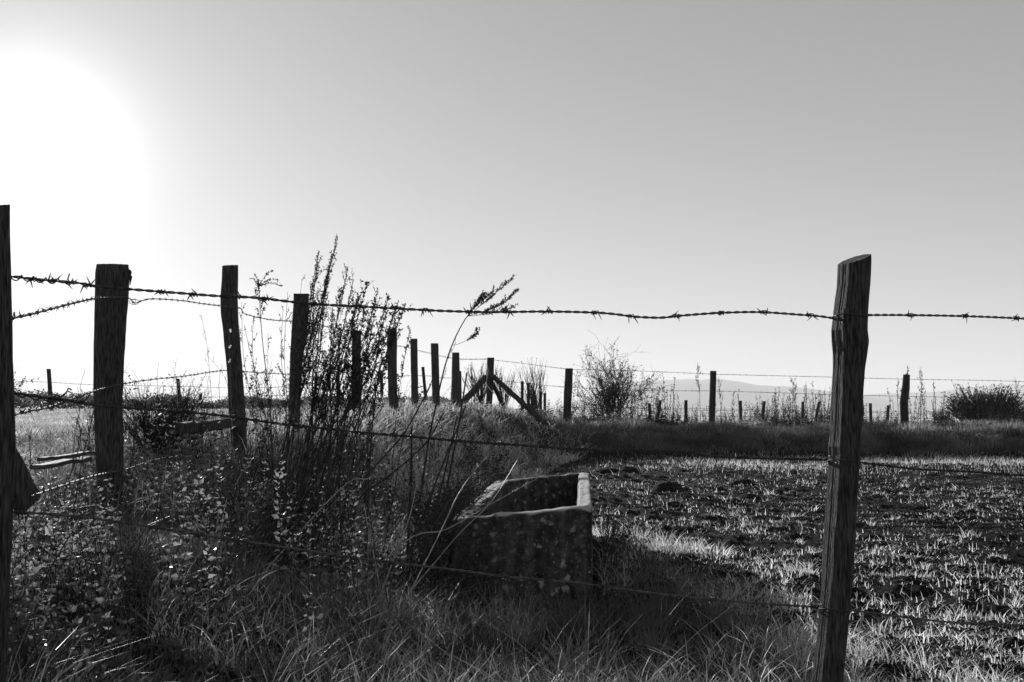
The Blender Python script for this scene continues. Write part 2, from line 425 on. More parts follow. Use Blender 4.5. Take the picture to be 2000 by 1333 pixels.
def simple_wire(fence, spec, r=0.003, every=0.14, sag=0.0, seed=0):
    """far strand: one thin twisted-looking tube with short barbs, one mesh"""
    path = resample(wire_pts(spec), 0.07); m = Mesh(); rs = np.random.RandomState(seed)
    m.tube(path, r*(1+0.25*rs.uniform(-1, 1, len(path))), sides=4)
    for i in range(1, len(path)-1, 2):
        for s in (-1, 1):
            d = rs.normal(size=3); d[0] *= .4; d /= np.linalg.norm(d)
            m.tube([path[i]-d*0.022, path[i]+d*0.022], r*0.6, sides=3)
    return m.build('barbed_wire', M['wire'], fence)

# ------------------------------------------------------------------ near fence (left edge post to slanted post at right)
YZ, YP = 2.4, 2.95
front = thing('wire_fence', 'nearest barbed wire fence, three strands reaching the tall post with slanted top', 'fence', (0.97, YP, gz(0.97, YP)))
m = Mesh()
post_mesh(m, [(507, 1639, 1698), (560, 1637, 1696), (610, 1630, 1692), (645, 1626, 1691), (668, 1627, 1694), (690, 1629, 1691), (720, 1629, 1686), (780, 1626, 1683), (800, 1625, 1685), (830, 1624, 1681), (860, 1622, 1678), (872, 1620, 1677.5), (890, 1621, 1677), (950, 1618, 1673), (1050, 1611, 1668), (1150, 1605, 1660), (1250, 1596, 1650), (1333, 1586, 1643)],
          YP, cut=(0.36, 0.2), sides=84, step=0.008, rough=0.05, seed=3, facet=(math.radians(180+25), .84))
m.build('post', M['wood'], front)['label'] = 'tall weathered grey post with slanted split top standing in front of the ploughed field'
m = Mesh()
post_mesh(m, [(416, -58, 16), (480, -56, 17), (560, -54, 18), (700, -48, 22), (800, -44, 26), (870, -42, 28), (950, -44, 25), (1000, -46, 22), (1150, -52, 15), (1333, -58, 8)], YZ, cut=(0.45, 0.1), sides=64, step=0.01, rough=0.06, seed=5)
m.build('post', M['wood'], front)['label'] = 'tall dark post cut off by the left edge of the picture'
m = Mesh()
post_mesh(m, [(560, 2742, 2795), (900, 2735, 2790)], 3.45, sides=24, step=0.04, rough=0.05, seed=6)
m.build('post', M['wood'], front)
W1 = [(-40, 545, YZ+.05), (20, 541, YZ+.06), (60, 545), (100, 549), (150, 553), (190, 560), (260, 566), (350, 573), (430, 579), (500, 582), (560, 589), (620, 595), (700, 599), (790, 604), (870, 608), (960, 610), (1070, 609), (1160, 611), (1200, 614), (1240, 619), (1290, 621), (1330, 617), (1400, 612), (1480, 610), (1560, 615), (1600, 618), (1632, 622), (1660, 619, YP+.06), (1694, 616), (1780, 616), (1885, 618), (1985, 622), (2150, 631), (2400, 640), (2765, 640, 3.5)]
wire_part(front, W1, [62, 98, 135, 168, 312, 375, 462, 515, 610, 700, 775, 833, 915, 990, 1073, 1163, 1234, 1322, 1410, 1493, 1584, 1779, 1884, 1985, 2080, 2180])
W2 = [(-40, 762, YZ+.05), (24, 768, YZ+.06), (80, 776), (140, 784), (190, 792), (240, 797), (330, 803), (430, 812), (560, 830), (640, 838), (700, 845), (800, 853), (900, 862), (1000, 869), (1060, 873), (1130, 878), (1200, 881), (1260, 880), (1340, 884), (1400, 892), (1500, 896), (1600, 898), (1645, 899, YP+.06), (1676, 903), (1740, 911), (1800, 917), (1900, 922), (2000, 929), (2200, 938), (2765, 960, 3.5)]
wire_part(front, W2, [110, 158, 345, 372, 470, 590, 700, 770, 892, 976, 1060, 1137, 1228, 1330, 1440, 1540, 1583, 1735, 1850, 1960])
W3 = [(-40, 996, YZ+.05), (20, 1000, YZ+.06), (130, 1007), (220, 1018), (300, 1030), (380, 1043), (460, 1055), (560, 1070), (700, 1091), (800, 1103), (900, 1115), (980, 1126), (1060, 1133), (1130, 1139), (1200, 1149), (1300, 1162), (1400, 1172), (1500, 1180), (1600, 1186), (1640, 1188, YP+.06), (1700, 1197), (1850, 1215), (2000, 1222), (2200, 1232), (2765, 1260, 3.5)]
wire_part(front, W3, [55, 165, 310, 400, 470, 695, 760, 990, 1070, 1180, 1385, 1580, 1760, 1900], mat_=M['wire_bright'])
def staple(px, py, Y):
    m = Mesh(); c = P(px, py, Y)
    m.tube(smooth([c+[-.010, .012, .010], c+[-.009, -.004, .009], c+[0, -.007, 0.0], c+[.009, -.004, -.009], c+[.010, .012, -.010]], 5), .0021, sides=5)
    m.build('staple', M['wire'], front, smooth=True)
for sx_, sy_ in ((1640, 623), (1628, 898), (1612, 1188)): staple(sx_, sy_, YP-.052)
def turn(cx, py, Y, rx, ry):
    m = Mesh(); c = P(cx, py, Y); t = np.linspace(0, 6.4, 40)
    m.tube(np.stack([c[0]+rx*np.cos(t), c[1]+ry*np.sin(t), c[2]+.004*t/6.4+.003*np.sin(2*t)], 1), .0019, sides=5); m.build('wire_turn', M['wire'], front, smooth=True)
turn(1660, 620, YP, .0515, .054); turn(1648, 901, YP, .0455, .049); turn(1632, 1190, YP, .046, .049)
# tails of the strands wound back on themselves beside the left post
def tail(pts, amp, pitch, Y):
    m = Mesh(); p = resample(smooth([P(a, b, Y) for a, b in pts], 10), 0.003); ph = np.arange(len(p))*0.003*2*math.pi/pitch
    m.tube(p + np.stack([0*ph, np.cos(ph)*amp, np.sin(ph)*amp], 1), 0.0017, sides=5)
    m.build('wire_tail', M['wire'], front, smooth=True)
tail([(12, 542), (50, 544), (90, 548), (120, 549), (138, 540)], .007, .030, YZ+.06)
tail([(22, 768), (60, 775), (95, 780), (118, 771), (142, 760)], .006, .034, YZ+.06)
tail([(60, 772), (100, 778), (120, 772), (140, 766)], .004, .04, YZ+.05)
tail([(12, 610), (22, 618), (30, 612), (24, 628), (14, 622)], .004, .02, YZ+.06)

# ------------------------------------------------------------------ fence running back along the weedy bank
side = thing('wire_fence', 'old fence of crooked wooden posts running back from the left edge along the weedy bank', 'fence', (-2.09, 5.2, gz(-2.09, 5.2)))
def side_post(rows, Y, seed, label=None, cut=(0.0, 0.1), r=0.05, sides=36, step=0.03, f=None, mt=None):
    m = Mesh(); post_mesh(m, rows, Y, cut=cut, sides=sides, step=step, rough=r, seed=seed)
    o = m.build('post', mt or M['wood'], f or side)
    if label: o['label'] = label
    return o
side_post([(517, 193, 249), (535, 190, 250), (580, 189, 249), (620, 188, 246), (700, 185, 240), (800, 186, 238), (900, 190, 240), (985, 196, 240)], 5.2, 11, 'thick straight post nearest the left edge post, with a splintered notch at its top right', sides=56, step=.015, r=.045)
side_post([(519, 436, 464), (545, 435, 464), (580, 432, 463), (615, 433, 464), (650, 438, 467), (700, 443, 471), (760, 447, 475), (850, 452, 481)], 7.3, 12, 'slim crooked post that bends to the right towards its foot', cut=(0.05, 0.1), sides=44, step=.02)
side_post([(574, 573, 603), (600, 572, 603), (640, 569, 600), (692, 566, 592), (767, 564, 587), (820, 562, 586)], 8.8, 13, 'leaning post behind the tall mugwort')
side_post([(646, 687, 705), (767, 687, 705), (830, 686, 706)], 11.5, 14, 'post half hidden inside the mugwort stems')
side_post([(642, 756, 775), (700, 757, 775), (767, 758, 776), (795, 760, 779)], 13.3, 15, 'round-topped post at the right edge of the mugwort')
side_post([(662, 802, 815), (790, 804, 817)], 15.5, 16); side_post([(671, 842, 856), (785, 845, 859)], 17.5, 17); side_post([(689, 883, 897), (740, 882, 898), (790, 880, 900)], 19.3, 18, 'post with a thin shorter stake against its side')
side_post([(725, 896, 901), (790, 896, 902)], 19.6, 19)
m = Mesh()
for k in range(9):
    a = P(249, 528+k*2.2, 5.2); m.tube([a, a+np.array([.012+.008*RS.rand(), 0, -.004]), a+np.array([.010, 0.01, -.02-.02*RS.rand()])], [.008, .006, .002], sides=5)
m.build('splinter', M['wood'], side)
A_, B_, C_, D_, E_, F_, G_, H_ = 5.2, 7.3, 8.8, 11.5, 13.3, 15.5, 17.5, 19.3
SW = dict(r=0.0016)
wire_part(side, [(14, 624, YZ+.04), (60, 614), (110, 601), (150, 591), (190, 583), (250, 580, A_-.11)], every=.11, bs=.95, r=.0018)
wire_part(side, [(190, 583, A_-.10), (248, 582, A_-.11), (262, 592), (280, 587), (300, 584), (350, 587), (400, 594), (432, 598), (468, 602), (480, 614), (530, 625), (572, 628, C_-.1), (600, 632), (688, 648, D_-.1), (757, 672, E_-.1)], every=.10, bs=.95, r=.0018)
wire_part(side, [(20, 812, YZ+.04), (60, 802), (100, 794), (140, 779), (185, 764), (240, 750, A_-.1), (300, 741), (360, 735), (440, 724, B_-.1), (500, 728), (570, 732, C_-.1), (690, 742, D_-.1), (775, 736, E_-.1)], every=.10, bs=.95, r=.0018)
wire_part(side, [(60, 970, YZ+.3), (135, 944), (190, 928), (245, 917, A_-.1), (300, 899), (370, 885), (445, 852, B_-.1), (560, 845, C_-.1)], every=.12, bs=.95, r=.0017)
simple_wire(side, [(757, 672, E_-.1), (776, 676), (802, 680, F_-.07), (816, 685), (843, 691, G_-.07), (857, 695), (884, 700, H_-.07)], r=.003, seed=1)
simple_wire(side, [(757, 735, E_-.1), (776, 736), (802, 734, F_-.07), (842, 735, G_-.07), (860, 738), (884, 739, H_-.07)], r=.003, seed=2)
# wire curl against post
m = Mesh(); t = np.linspace(0, 10, 60); c = P(258, 590, 5.08)
m.tube(np.stack([c[0]+.018*np.cos(t)+.002*t, c[1]+.01*np.sin(t*1.3), c[2]+.014*np.sin(t)], 1), .0016, sides=4); m.build('wire_tail', M['wire'], side)

# ------------------------------------------------------------------ fence on the cross bank with the braced corner post
I_, J_, K_, L_ = 23.2, 21.8, 22.1, 22.3
cross = thing('wire_fence', 'fence along the bank behind the ploughed field, starting at the braced corner post', 'fence', (1.2, J_, gz(1.2, J_)))
side_post([(699, 952, 965), (740, 951, 964), (785, 950, 961)], I_, 20, 'corner post held by two slanting braces', f=cross, mt=M['wood_far'])
side_post([(720, 1104, 1119), (770, 1101, 1117), (822, 1099, 1114)], J_, 21, 'stout upright post right of the slanting brace', f=cross, mt=M['wood_far'])
side_post([(725, 1387, 1399), (832, 1384, 1396)], K_, 22, f=cross, mt=M['wood_far'])
side_post([(732, 1765, 1777), (760, 1762, 1776), (785, 1758, 1773), (835, 1760, 1774)], L_, 23, 'crooked post with a knee halfway down', f=cross, mt=M['wood_far'])
side_post([(740, 2165, 2178), (838, 2163, 2177)], 22.5, 24, f=cross, mt=M['wood_far'])
def beam(parent, name, a, b, w, h, mt, seed=1, label=None):
    a = np.asarray(a); b = np.asarray(b); m = Mesh(); d = b-a; Ln = np.linalg.norm(d); d = d/Ln
    s = np.cross(d, [0, 0, 1.0]); s /= np.linalg.norm(s); u = np.cross(s, d); n = max(3, int(Ln/0.06)); V = []
    prof = [(-1, -.8), (-.8, -1), (.8, -1), (1, -.8), (1, .8), (.8, 1), (-.8, 1), (-1, .8)]
    rs = np.random.RandomState(seed)
    for i in range(n+1):
        c = a + d*Ln*i/n + s*0.004*rs.normal() + u*0.004*rs.normal()
        for px_, pz_ in prof: V.append(c + s*px_*w/2 + u*pz_*h/2*(1+.04*rs.normal()))
    k = 8; i = np.arange(n)[:, None]*k; j = np.arange(k)[None, :]; jj = (j+1) % k
    q = np.stack([i+j, i+jj, i+k+jj, i+k+j], -1).reshape(-1, 4)
    V += [a, b]; c0 = (n+1)*k
    m.add(V, q, [[c0, (t+1) % k, t] for t in range(k)] + [[c0+1, n*k+t, n*k+(t+1) % k] for t in range(k)])
    o = m.build(name, mt, parent)
    if label: o['label'] = label
    return o
ga = lambda px, Y, dz=-.1: at_ground(px, Y) + np.array([0, 0, dz])
beam(cross, 'brace', P(962, 735, 23.1), P(1068, 831, 20.8), .085, .095, M['wood_far'], 2, 'long brace slanting down to the right')
beam(cross, 'brace', P(949, 737, 23.1), P(897, 795, 22.4), .11, .12, M['wood_far'], 3, 'brace slanting down to the left')
beam(cross, 'brace', P(962, 750, 23.4), P(982, 790, 24.6), .08, .08, M['wood_far'], 4)
m = Mesh(); m.tube(smooth([P(a, b, 23.02) for a, b in [(951, 712), (953, 725), (951, 738), (950, 750), (955, 758), (961, 765), (968, 770)]], 6), .009, sides=5); m.build('rope', M['rope'], cross)
simple_wire(cross, [(884, 700, H_), (898, 702), (952, 702, I_-.1), (964, 703.5), (1020, 710), (1100, 720.5, J_-.08), (1118, 722), (1250, 725), (1387, 731, K_-.08), (1500, 734), (1625, 737), (1765, 741, L_-.08), (1900, 743), (2000, 745.5), (2170, 750, 22.4)], r=.0045, seed=3)
simple_wire(cross, [(988, 745, 22.6), (1028, 749), (1100, 756, J_-.08), (1250, 763), (1387, 764, K_-.08), (1500, 767), (1625, 771), (1765, 774.5, L_-.08), (1900, 777), (2000, 778), (2170, 782, 22.4)], r=.0045, seed=4)
simple_wire(cross, [(1100, 795, J_-.08), (1250, 799), (1387, 802, K_-.08), (1625, 805), (1765, 808, L_-.08), (2000, 811), (2170, 814, 22.4)], r=.0035, seed=5)

# ------------------------------------------------------------------ low far fences
far = thing('wire_fence', 'low fence of small leaning stakes far behind the dried weeds of the bank', 'fence', (6, 34, gz(6, 34)))
for k, (a, ty, by, lean) in enumerate([(1020, 745, 785, 0), (1032, 748, 785, 0), (1043, 763, 790, 1), (1056, 765, 790, 0), (1064, 768, 790, 0), (1290, 782, 822, -6), (1340, 782, 822, 0), (1446, 783, 822, 1), (1493, 784, 824, -5), (1568, 785, 824, 0), (1600, 785, 826, -8), (1700, 788, 828, 1), (1268, 788, 822, 2), (1395, 790, 824, -3), (1655, 787, 828, 3), (1735, 792, 830, -2), (1935, 790, 830, 2), (1880, 790, 830, 0)]):
    side_post([(ty, a-3, a+3), (by, a-3+lean, a+3+lean)], 34 if a > 1200 else 40, 40+k, f=far, mt=M['wood_far'], sides=10, step=.2, cut=None)
simple_wire(far, [(1250, 797, 33.9), (1340, 798), (1493, 801), (1600, 802), (1700, 804), (1880, 806), (2050, 808, 33.9)], r=.005, seed=6)
simple_wire(far, [(1250, 812, 33.9), (1600, 815), (2050, 820, 33.9)], r=.005, seed=7)
farl = thing('wire_fence', 'distant fence of thin stakes across the pale field at left', 'fence', (-15, 32, gz(-15, 32)))
for k, (a, ty, by, lean, Y, w) in enumerate([(95, 721, 800, 5, 32, 4), (347, 740, 800, 6, 33, 3.5), (392, 768, 800, 0, 36, 3), (660, 732, 795, 2, 27, 3.5), (745, 731, 795, 1, 26, 3), (826, 717, 795, 7, 24.5, 3)]):
    side_post([(ty, a-w, a+w), (by, a-w+lean, a+w+lean)], Y, 60+k, f=farl, mt=M['wood_far'], sides=10, step=.2, cut=None)
simple_wire(farl, [(-60, 742, 31), (30, 745), (96, 747, 32), (185, 752), (350, 755, 33), (480, 758), (660, 752, 27)], r=.006, seed=8)
simple_wire(farl, [(-60, 773, 31), (97, 775, 32), (350, 777, 33), (660, 770, 27)], r=.006, seed=9)

# ------------------------------------------------------------------ concrete trough
def concrete():
    m = bpy.data.materials.new('lichened_concrete'); m.use_nodes = True; t = m.node_tree; l = t.links.new
    b = t.nodes['Principled BSDF']; b.inputs['Roughness'].default_value = .9; b.inputs['Specular IOR Level'].default_value = .25
    tc = t.nodes.new('ShaderNodeTexCoord')
    n = t.nodes.new('ShaderNodeTexNoise'); n.inputs['Scale'].default_value = 22; n.inputs['Detail'].default_value = 8
    n2 = t.nodes.new('ShaderNodeTexNoise'); n2.inputs['Scale'].default_value = 25; n2.inputs['Detail'].default_value = 3
    mixv = t.nodes.new('ShaderNodeMix'); mixv.data_type = 'VECTOR'; mixv.inputs[0].default_value = .06
    v = t.nodes.new('ShaderNodeTexVoronoi'); v.inputs['Scale'].default_value = 19; v.inputs['Randomness'].default_value = 1
    l(tc.outputs['Object'], n.inputs[0]); l(tc.outputs['Object'], n2.inputs[0]); l(tc.outputs['Object'], mixv.inputs[4]); l(n2.outputs[1], mixv.inputs[5]); l(mixv.outputs[1], v.inputs[0])
    r = t.nodes.new('ShaderNodeValToRGB'); e = r.color_ramp.elements
    e[0].position = .3; e[0].color = (.025, .025, .025, 1); e[1].position = .75; e[1].color = (.12, .12, .12, 1); l(n.outputs[0], r.inputs[0])
    sp = t.nodes.new('ShaderNodeValToRGB'); e = sp.color_ramp.elements; e[0].position = .22; e[0].color = (1, 1, 1, 1); e[1].position = .34; e[1].color = (0, 0, 0, 1); l(v.outputs['Distance'], sp.inputs[0])
    sv = t.nodes.new('ShaderNodeSeparateColor'); l(v.outputs['Color'], sv.inputs[0])
    gt = t.nodes.new('ShaderNodeMath'); gt.operation = 'GREATER_THAN'; gt.inputs[1].default_value = .38; l(sv.outputs[0], gt.inputs[0])
    pn = t.nodes.new('ShaderNodeTexNoise'); pn.inputs['Scale'].default_value = 3.2; pn.inputs['Detail'].default_value = 3; l(tc.outputs['Object'], pn.inputs[0])
    pr = t.nodes.new('ShaderNodeMapRange'); pr.inputs[1].default_value = .44; pr.inputs[2].default_value = .60; l(pn.outputs[0], pr.inputs[0])
    m0 = t.nodes.new('ShaderNodeMath'); m0.operation = 'MULTIPLY'; l(sp.outputs[0], m0.inputs[0]); l(pr.outputs[0], m0.inputs[1])
    v2 = t.nodes.new('ShaderNodeTexVoronoi'); v2.inputs['Scale'].default_value = 46; l(mixv.outputs[1], v2.inputs[0])
    s2 = t.nodes.new('ShaderNodeMapRange'); s2.inputs[1].default_value = .32; s2.inputs[2].default_value = .16; s2.inputs[4].default_value = .55; l(v2.outputs['Distance'], s2.inputs[0])
    m1_ = t.nodes.new('ShaderNodeMath'); m1_.operation = 'MULTIPLY'; l(s2.outputs[0], m1_.inputs[0]); l(pn.outputs[0], m1_.inputs[1])
    mM = t.nodes.new('ShaderNodeMath'); mM.operation = 'MULTIPLY'; l(m0.outputs[0], mM.inputs[0]); l(gt.outputs[0], mM.inputs[1])
    mu = t.nodes.new('ShaderNodeMath'); mu.operation = 'MAXIMUM'; l(mM.outputs[0], mu.inputs[0]); l(m1_.outputs[0], mu.inputs[1])
    st = t.nodes.new('ShaderNodeMapping'); st.inputs['Scale'].default_value = (14, 14, 1.2); l(tc.outputs['Object'], st.inputs[0])
    sn = t.nodes.new('ShaderNodeTexNoise'); sn.inputs['Scale'].default_value = 1.4; sn.inputs['Detail'].default_value = 5; l(st.outputs[0], sn.inputs[0])
    sr = t.nodes.new('ShaderNodeMapRange'); sr.inputs[1].default_value = .38; sr.inputs[2].default_value = .6; sr.inputs[3].default_value = .35; l(sn.outputs[0], sr.inputs[0])
    sm = t.nodes.new('ShaderNodeMix'); sm.data_type = 'RGBA'; sm.blend_type = 'MULTIPLY'; sm.inputs[0].default_value = 1; l(r.outputs[0], sm.inputs[6]); l(sr.outputs[0], sm.inputs[7])
    mx = t.nodes.new('ShaderNodeMix'); mx.data_type = 'RGBA'; l(mu.outputs[0], mx.inputs[0]); l(sm.outputs[2], mx.inputs[6]); mx.inputs[7].default_value = (.34, .34, .34, 1)
    # upward faces paler: rime, with the grazing sun's brightness put into the colour
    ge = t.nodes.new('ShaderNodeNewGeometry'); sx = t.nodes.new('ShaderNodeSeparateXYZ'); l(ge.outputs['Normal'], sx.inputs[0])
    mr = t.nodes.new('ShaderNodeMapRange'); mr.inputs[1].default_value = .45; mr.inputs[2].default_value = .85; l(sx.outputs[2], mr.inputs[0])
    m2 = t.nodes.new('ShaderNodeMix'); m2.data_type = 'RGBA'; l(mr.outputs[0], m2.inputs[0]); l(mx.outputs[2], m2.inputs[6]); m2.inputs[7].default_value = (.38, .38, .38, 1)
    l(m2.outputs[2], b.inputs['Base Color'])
    bp = t.nodes.new('ShaderNodeBump'); bp.inputs['Distance'].default_value = .014; l(n.outputs[0], bp.inputs['Height']); l(bp.outputs[0], b.inputs['Normal'])
    return m
M['concrete'] = concrete()
def trough():
    import bmesh
    FL, FR, BR, BL = [P(882, 1013, 4.92), P(1157, 990, 5.0), P(1151, 921, 7.55), P(966, 940, 7.1)]
    H = .54; wl = .078
    bm = bmesh.new()
    def quad_ring(pts): return [bm.verts.new(p.tolist()) for p in pts]
    top = np.array([FL, FR, BR, BL]); c = top.mean(0)
    ex = (FR-FL)/np.linalg.norm(FR-FL); ey = (BR-FR)/np.linalg.norm(BR-FR); up = np.array([0, 0, 1.0])
    inn = np.array([FL+ex*wl+ey*wl, FR-ex*wl+ey*wl, BR-ex*wl-ey*wl, BL+ex*wl*1.3-ey*wl])
    floor_in = inn - up*.40 + (c-inn)*[.08, .03, 0]
    bot = top - up*H; bot[:, 2] = top[:, 2]-H
    rings = [quad_ring(bot), quad_ring(top), quad_ring(inn), quad_ring(floor_in)]
    for a, b in zip(rings[:-1], rings[1:]):
        for i in range(4):
            j = (i+1) % 4; bm.faces.new([a[i], a[j], b[j], b[i]])
    bm.faces.new(rings[3]); bm.faces.new(rings[0][::-1])
    bmesh.ops.recalc_face_normals(bm, faces=bm.faces[:])
    bmesh.ops.bevel(bm, geom=[e for e in bm.edges], offset=.014, segments=3, affect='EDGES', profile=.5)
    bmesh.ops.subdivide_edges(bm, edges=[e for e in bm.edges if e.calc_length() > .05], cuts=20, use_grid_fill=True)
    bmesh.ops.triangulate(bm, faces=[f for f in bm.faces if len(f.verts) > 4])
    for v in bm.verts:
        x, y, z = v.co
        n = float(fbm(x*9+z*5, y*9-z*7, 3)); v.co += Vector((.009*n, .008*float(fbm(y*11+z*8, x*9, 3)), .011*float(fbm(x*16, y*16, 4))))
    # chip knocked out of the far rim
    for cx_, cy_, cY, rad_, dep in ((1048, 931, 7.35, .06, .028), (1156, 991, 5.0, .045, .022), (1040, 998, 4.96, .035, .014), (985, 1003, 4.95, .05, .016), (1142, 955, 6.1, .05, .014), (1151, 922, 7.5, .06, .02), (1100, 994, 4.98, .025, .01)):
        chip = Vector(P(cx_, cy_, cY).tolist())
        for v in bm.verts:
            d = (chip-v.co).length
            if d < rad_: v.co.z -= dep*(1-d/rad_)
    for v in bm.verts: v.co -= Vector(bot.mean(0).tolist())
    me = bpy.data.meshes.new('water_trough'); bm.to_mesh(me); bm.free()
    for p in me.polygons: p.use_smooth = True
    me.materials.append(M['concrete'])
    o = bpy.data.objects.new('water_trough', me); COL.objects.link(o); o.location = bot.mean(0).tolist()
    tag(o, 'open rectangular concrete trough spotted with lichen, sunk in the grass', 'trough')
trough()

# ------------------------------------------------------------------ old timber by the left post
o = beam(None, 'wooden_board', P(-14, 845, 2.72), P(58, 985, 2.85), .03, .075, M['wood']); tag(o, 'dark broken board leaning by the post at the left edge', 'board')
o = beam(None, 'wooden_plank', P(72, 914, 4.9), P(165, 896, 5.3), .07, .022, M['wood_pale'], 4); tag(o, 'short bleached plank lying in the weeds left of the thick post', 'plank')
o = beam(None, 'wooden_plank', P(80, 897, 5.3), P(205, 883, 5.9), .05, .02, M['wood_pale'], 5); tag(o, 'thin pale slat lying behind the short bleached plank', 'plank')
o = beam(None, 'fallen_rail', P(352, 838, 6.4), P(474, 824, 7.35), .07, .07, M['wood'], 6); tag(o, 'grey wooden rail lying low between the thick post and the crooked post', 'rail')

# ------------------------------------------------------------------ grass (uncountable)
def view_scatter(n, y0, y1, px0, px1, power=1.0, rs=RS):
    """points with depth y0..y1 between picture columns px0..px1; power 1 keeps an even count per metre of depth, 0 favours near"""
    u = rs.rand(n)
    Y = y0*(y1/y0)**u if power == 0 else y0+(y1-y0)*u
    X = (px0 + (px1-px0)*rs.rand(n) - 1000)/FPX*Y
    return X, Y
def toe(y): return np.interp(y, TX[0], TX[1])
def crest(y): return np.interp(y, RX[0], RX[1])
def clump(X, Y, f, thr, rs=RS, seed=0.0):
    n = vn(X*f+seed, Y*f-seed)
    return n > thr
TR_C = np.array([0.18, 6.1])
def off_trough(X, Y, pad=0.0):
    """True outside the trough's footprint"""
    return ~((X > -0.33-pad+(Y-5)*0.09) & (X < 0.42+pad+(Y-5)*0.09) & (Y > 4.9-pad) & (Y < 7.6+pad))
def grass(name, mt, X, Y, h, w, lean, curl, label, cat, rs=RS, seg=3, az=None):
    m = Mesh(); Z = ground_z(X, Y)-0.012
    m.blades(np.stack([X, Y, Z], 1), h, w, lean, curl, az=az, rs=rs, seg=seg)
    return tag(m.build(name, mt), label, cat, kind='stuff')

# long tufted grass at the bottom of the picture
def tufted(n_tuft, per, sel, y0, y1, px0, px1, spread, power=0, rs=RS):
    TXx, TYy = view_scatter(n_tuft, y0, y1, px0, px1, power, rs)
    k = sel(TXx, TYy); TXx, TYy = TXx[k], TYy[k]; N = len(TXx)
    c = rs.poisson(per, N); idx = np.repeat(np.arange(N), c)
    a = rs.uniform(0, 6.283, len(idx)); r = np.abs(rs.normal(size=len(idx)))*spread
    size = np.repeat(rs.uniform(.6, 1.25, N), c)
    return TXx[idx]+np.cos(a)*r, TYy[idx]+np.sin(a)*r, a + rs.normal(size=len(idx))*.5, size
GL = ([900, 1200, 1400, 1580, 1700, 2000, 2400], [9.5, 7.4, 5.3, 4.2, 3.2, 2.7, 2.6])
def near_grass(X, Y):
    px = 1000+X/Y*FPX
    return (Y < np.interp(px, *GL)) & off_trough(X, Y, .02)
X, Y, a, sz = tufted(1500, 26, lambda x, y: near_grass(x, y) & (x < toe(y)+3), 1.75, 7.5, -150, 2200, .045)
k = off_trough(X, Y, .01); X, Y, a, sz = X[k], Y[k], a[k], sz[k]
right = ss(1150, 1500, 1000+X/Y*FPX); cl = (.55+.9*vn(X*1.7+3, Y*1.7))*(.5+.9*vn(X*4.5, Y*4.5+7))
h = RS.uniform(.10, .30, len(X))*sz*cl*(1-.45*right)
grass('grass', M['grass'], X, Y, h, RS.uniform(.0022, .0050, len(X)), RS.uniform(.15, 1.1, len(X)), RS.uniform(0, .45, len(X)), 'long tufted grass covering the foreground', 'grass', az=a, seg=4)
# short sward between the tufts
X, Y = view_scatter(60000, 1.8, 9.0, -150, 2200, 0); k = near_grass(X, Y); X, Y = X[k], Y[k]
grass('grass', M['grass'], X, Y, RS.uniform(.03, .11, len(X)), RS.uniform(.0018, .0035, len(X)), RS.uniform(.1, .8, len(X)), .1, 'short grass between the tufts in the foreground', 'grass')

# bank along the side fence: tall fine grass, lit from behind
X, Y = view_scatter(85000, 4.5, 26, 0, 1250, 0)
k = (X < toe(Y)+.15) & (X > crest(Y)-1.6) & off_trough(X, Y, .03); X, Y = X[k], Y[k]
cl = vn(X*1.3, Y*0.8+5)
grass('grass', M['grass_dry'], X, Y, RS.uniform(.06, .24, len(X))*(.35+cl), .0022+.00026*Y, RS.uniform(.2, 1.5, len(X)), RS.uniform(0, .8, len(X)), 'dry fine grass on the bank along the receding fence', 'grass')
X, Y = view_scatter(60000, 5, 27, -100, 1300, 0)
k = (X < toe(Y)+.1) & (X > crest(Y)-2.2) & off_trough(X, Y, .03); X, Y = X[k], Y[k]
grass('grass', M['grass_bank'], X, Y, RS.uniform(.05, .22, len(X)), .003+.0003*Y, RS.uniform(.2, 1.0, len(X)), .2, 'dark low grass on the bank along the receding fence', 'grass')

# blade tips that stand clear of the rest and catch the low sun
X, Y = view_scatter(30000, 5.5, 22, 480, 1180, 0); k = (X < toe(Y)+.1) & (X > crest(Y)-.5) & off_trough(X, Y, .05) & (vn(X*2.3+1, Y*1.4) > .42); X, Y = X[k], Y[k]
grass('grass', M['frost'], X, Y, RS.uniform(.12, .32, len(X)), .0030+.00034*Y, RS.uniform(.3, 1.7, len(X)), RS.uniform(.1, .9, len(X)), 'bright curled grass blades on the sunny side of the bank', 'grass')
X, Y = view_scatter(11000, 2.4, 6.5, 300, 1700, 0); k = near_grass(X, Y) & (vn(X*1.9+6, Y*1.9) > .55); X, Y = X[k], Y[k]
grass('grass', M['frost'], X, Y, RS.uniform(.06, .24, len(X)), RS.uniform(.002, .0045, len(X)), RS.uniform(.3, 1.4, len(X)), RS.uniform(.1, .6, len(X)), 'rimed grass blades scattered through the foreground tufts', 'grass', seg=4)

# ragged rimed edge where the foreground grass gives way to soil
X, Y = view_scatter(26000, 2.8, 9.5, 1120, 2050, 0); pxx = 1000+X/Y*FPX; dd = Y-np.interp(pxx, *GL); k = (np.abs(dd) < .75) & (vn(X*3.1+2, Y*3.1) > .40+.35*np.abs(dd)) & off_trough(X, Y, .06) & (X > toe(Y)); X, Y = X[k], Y[k]
grass('grass', M['frost'], X, Y, RS.uniform(.04, .15, len(X))*(.5+vn(X*4, Y*4)), RS.uniform(.0025, .005, len(X)), RS.uniform(.3, 1.6, len(X)), RS.uniform(0, .6, len(X)), 'bright rimed grass along the edge of the ploughed soil', 'grass')

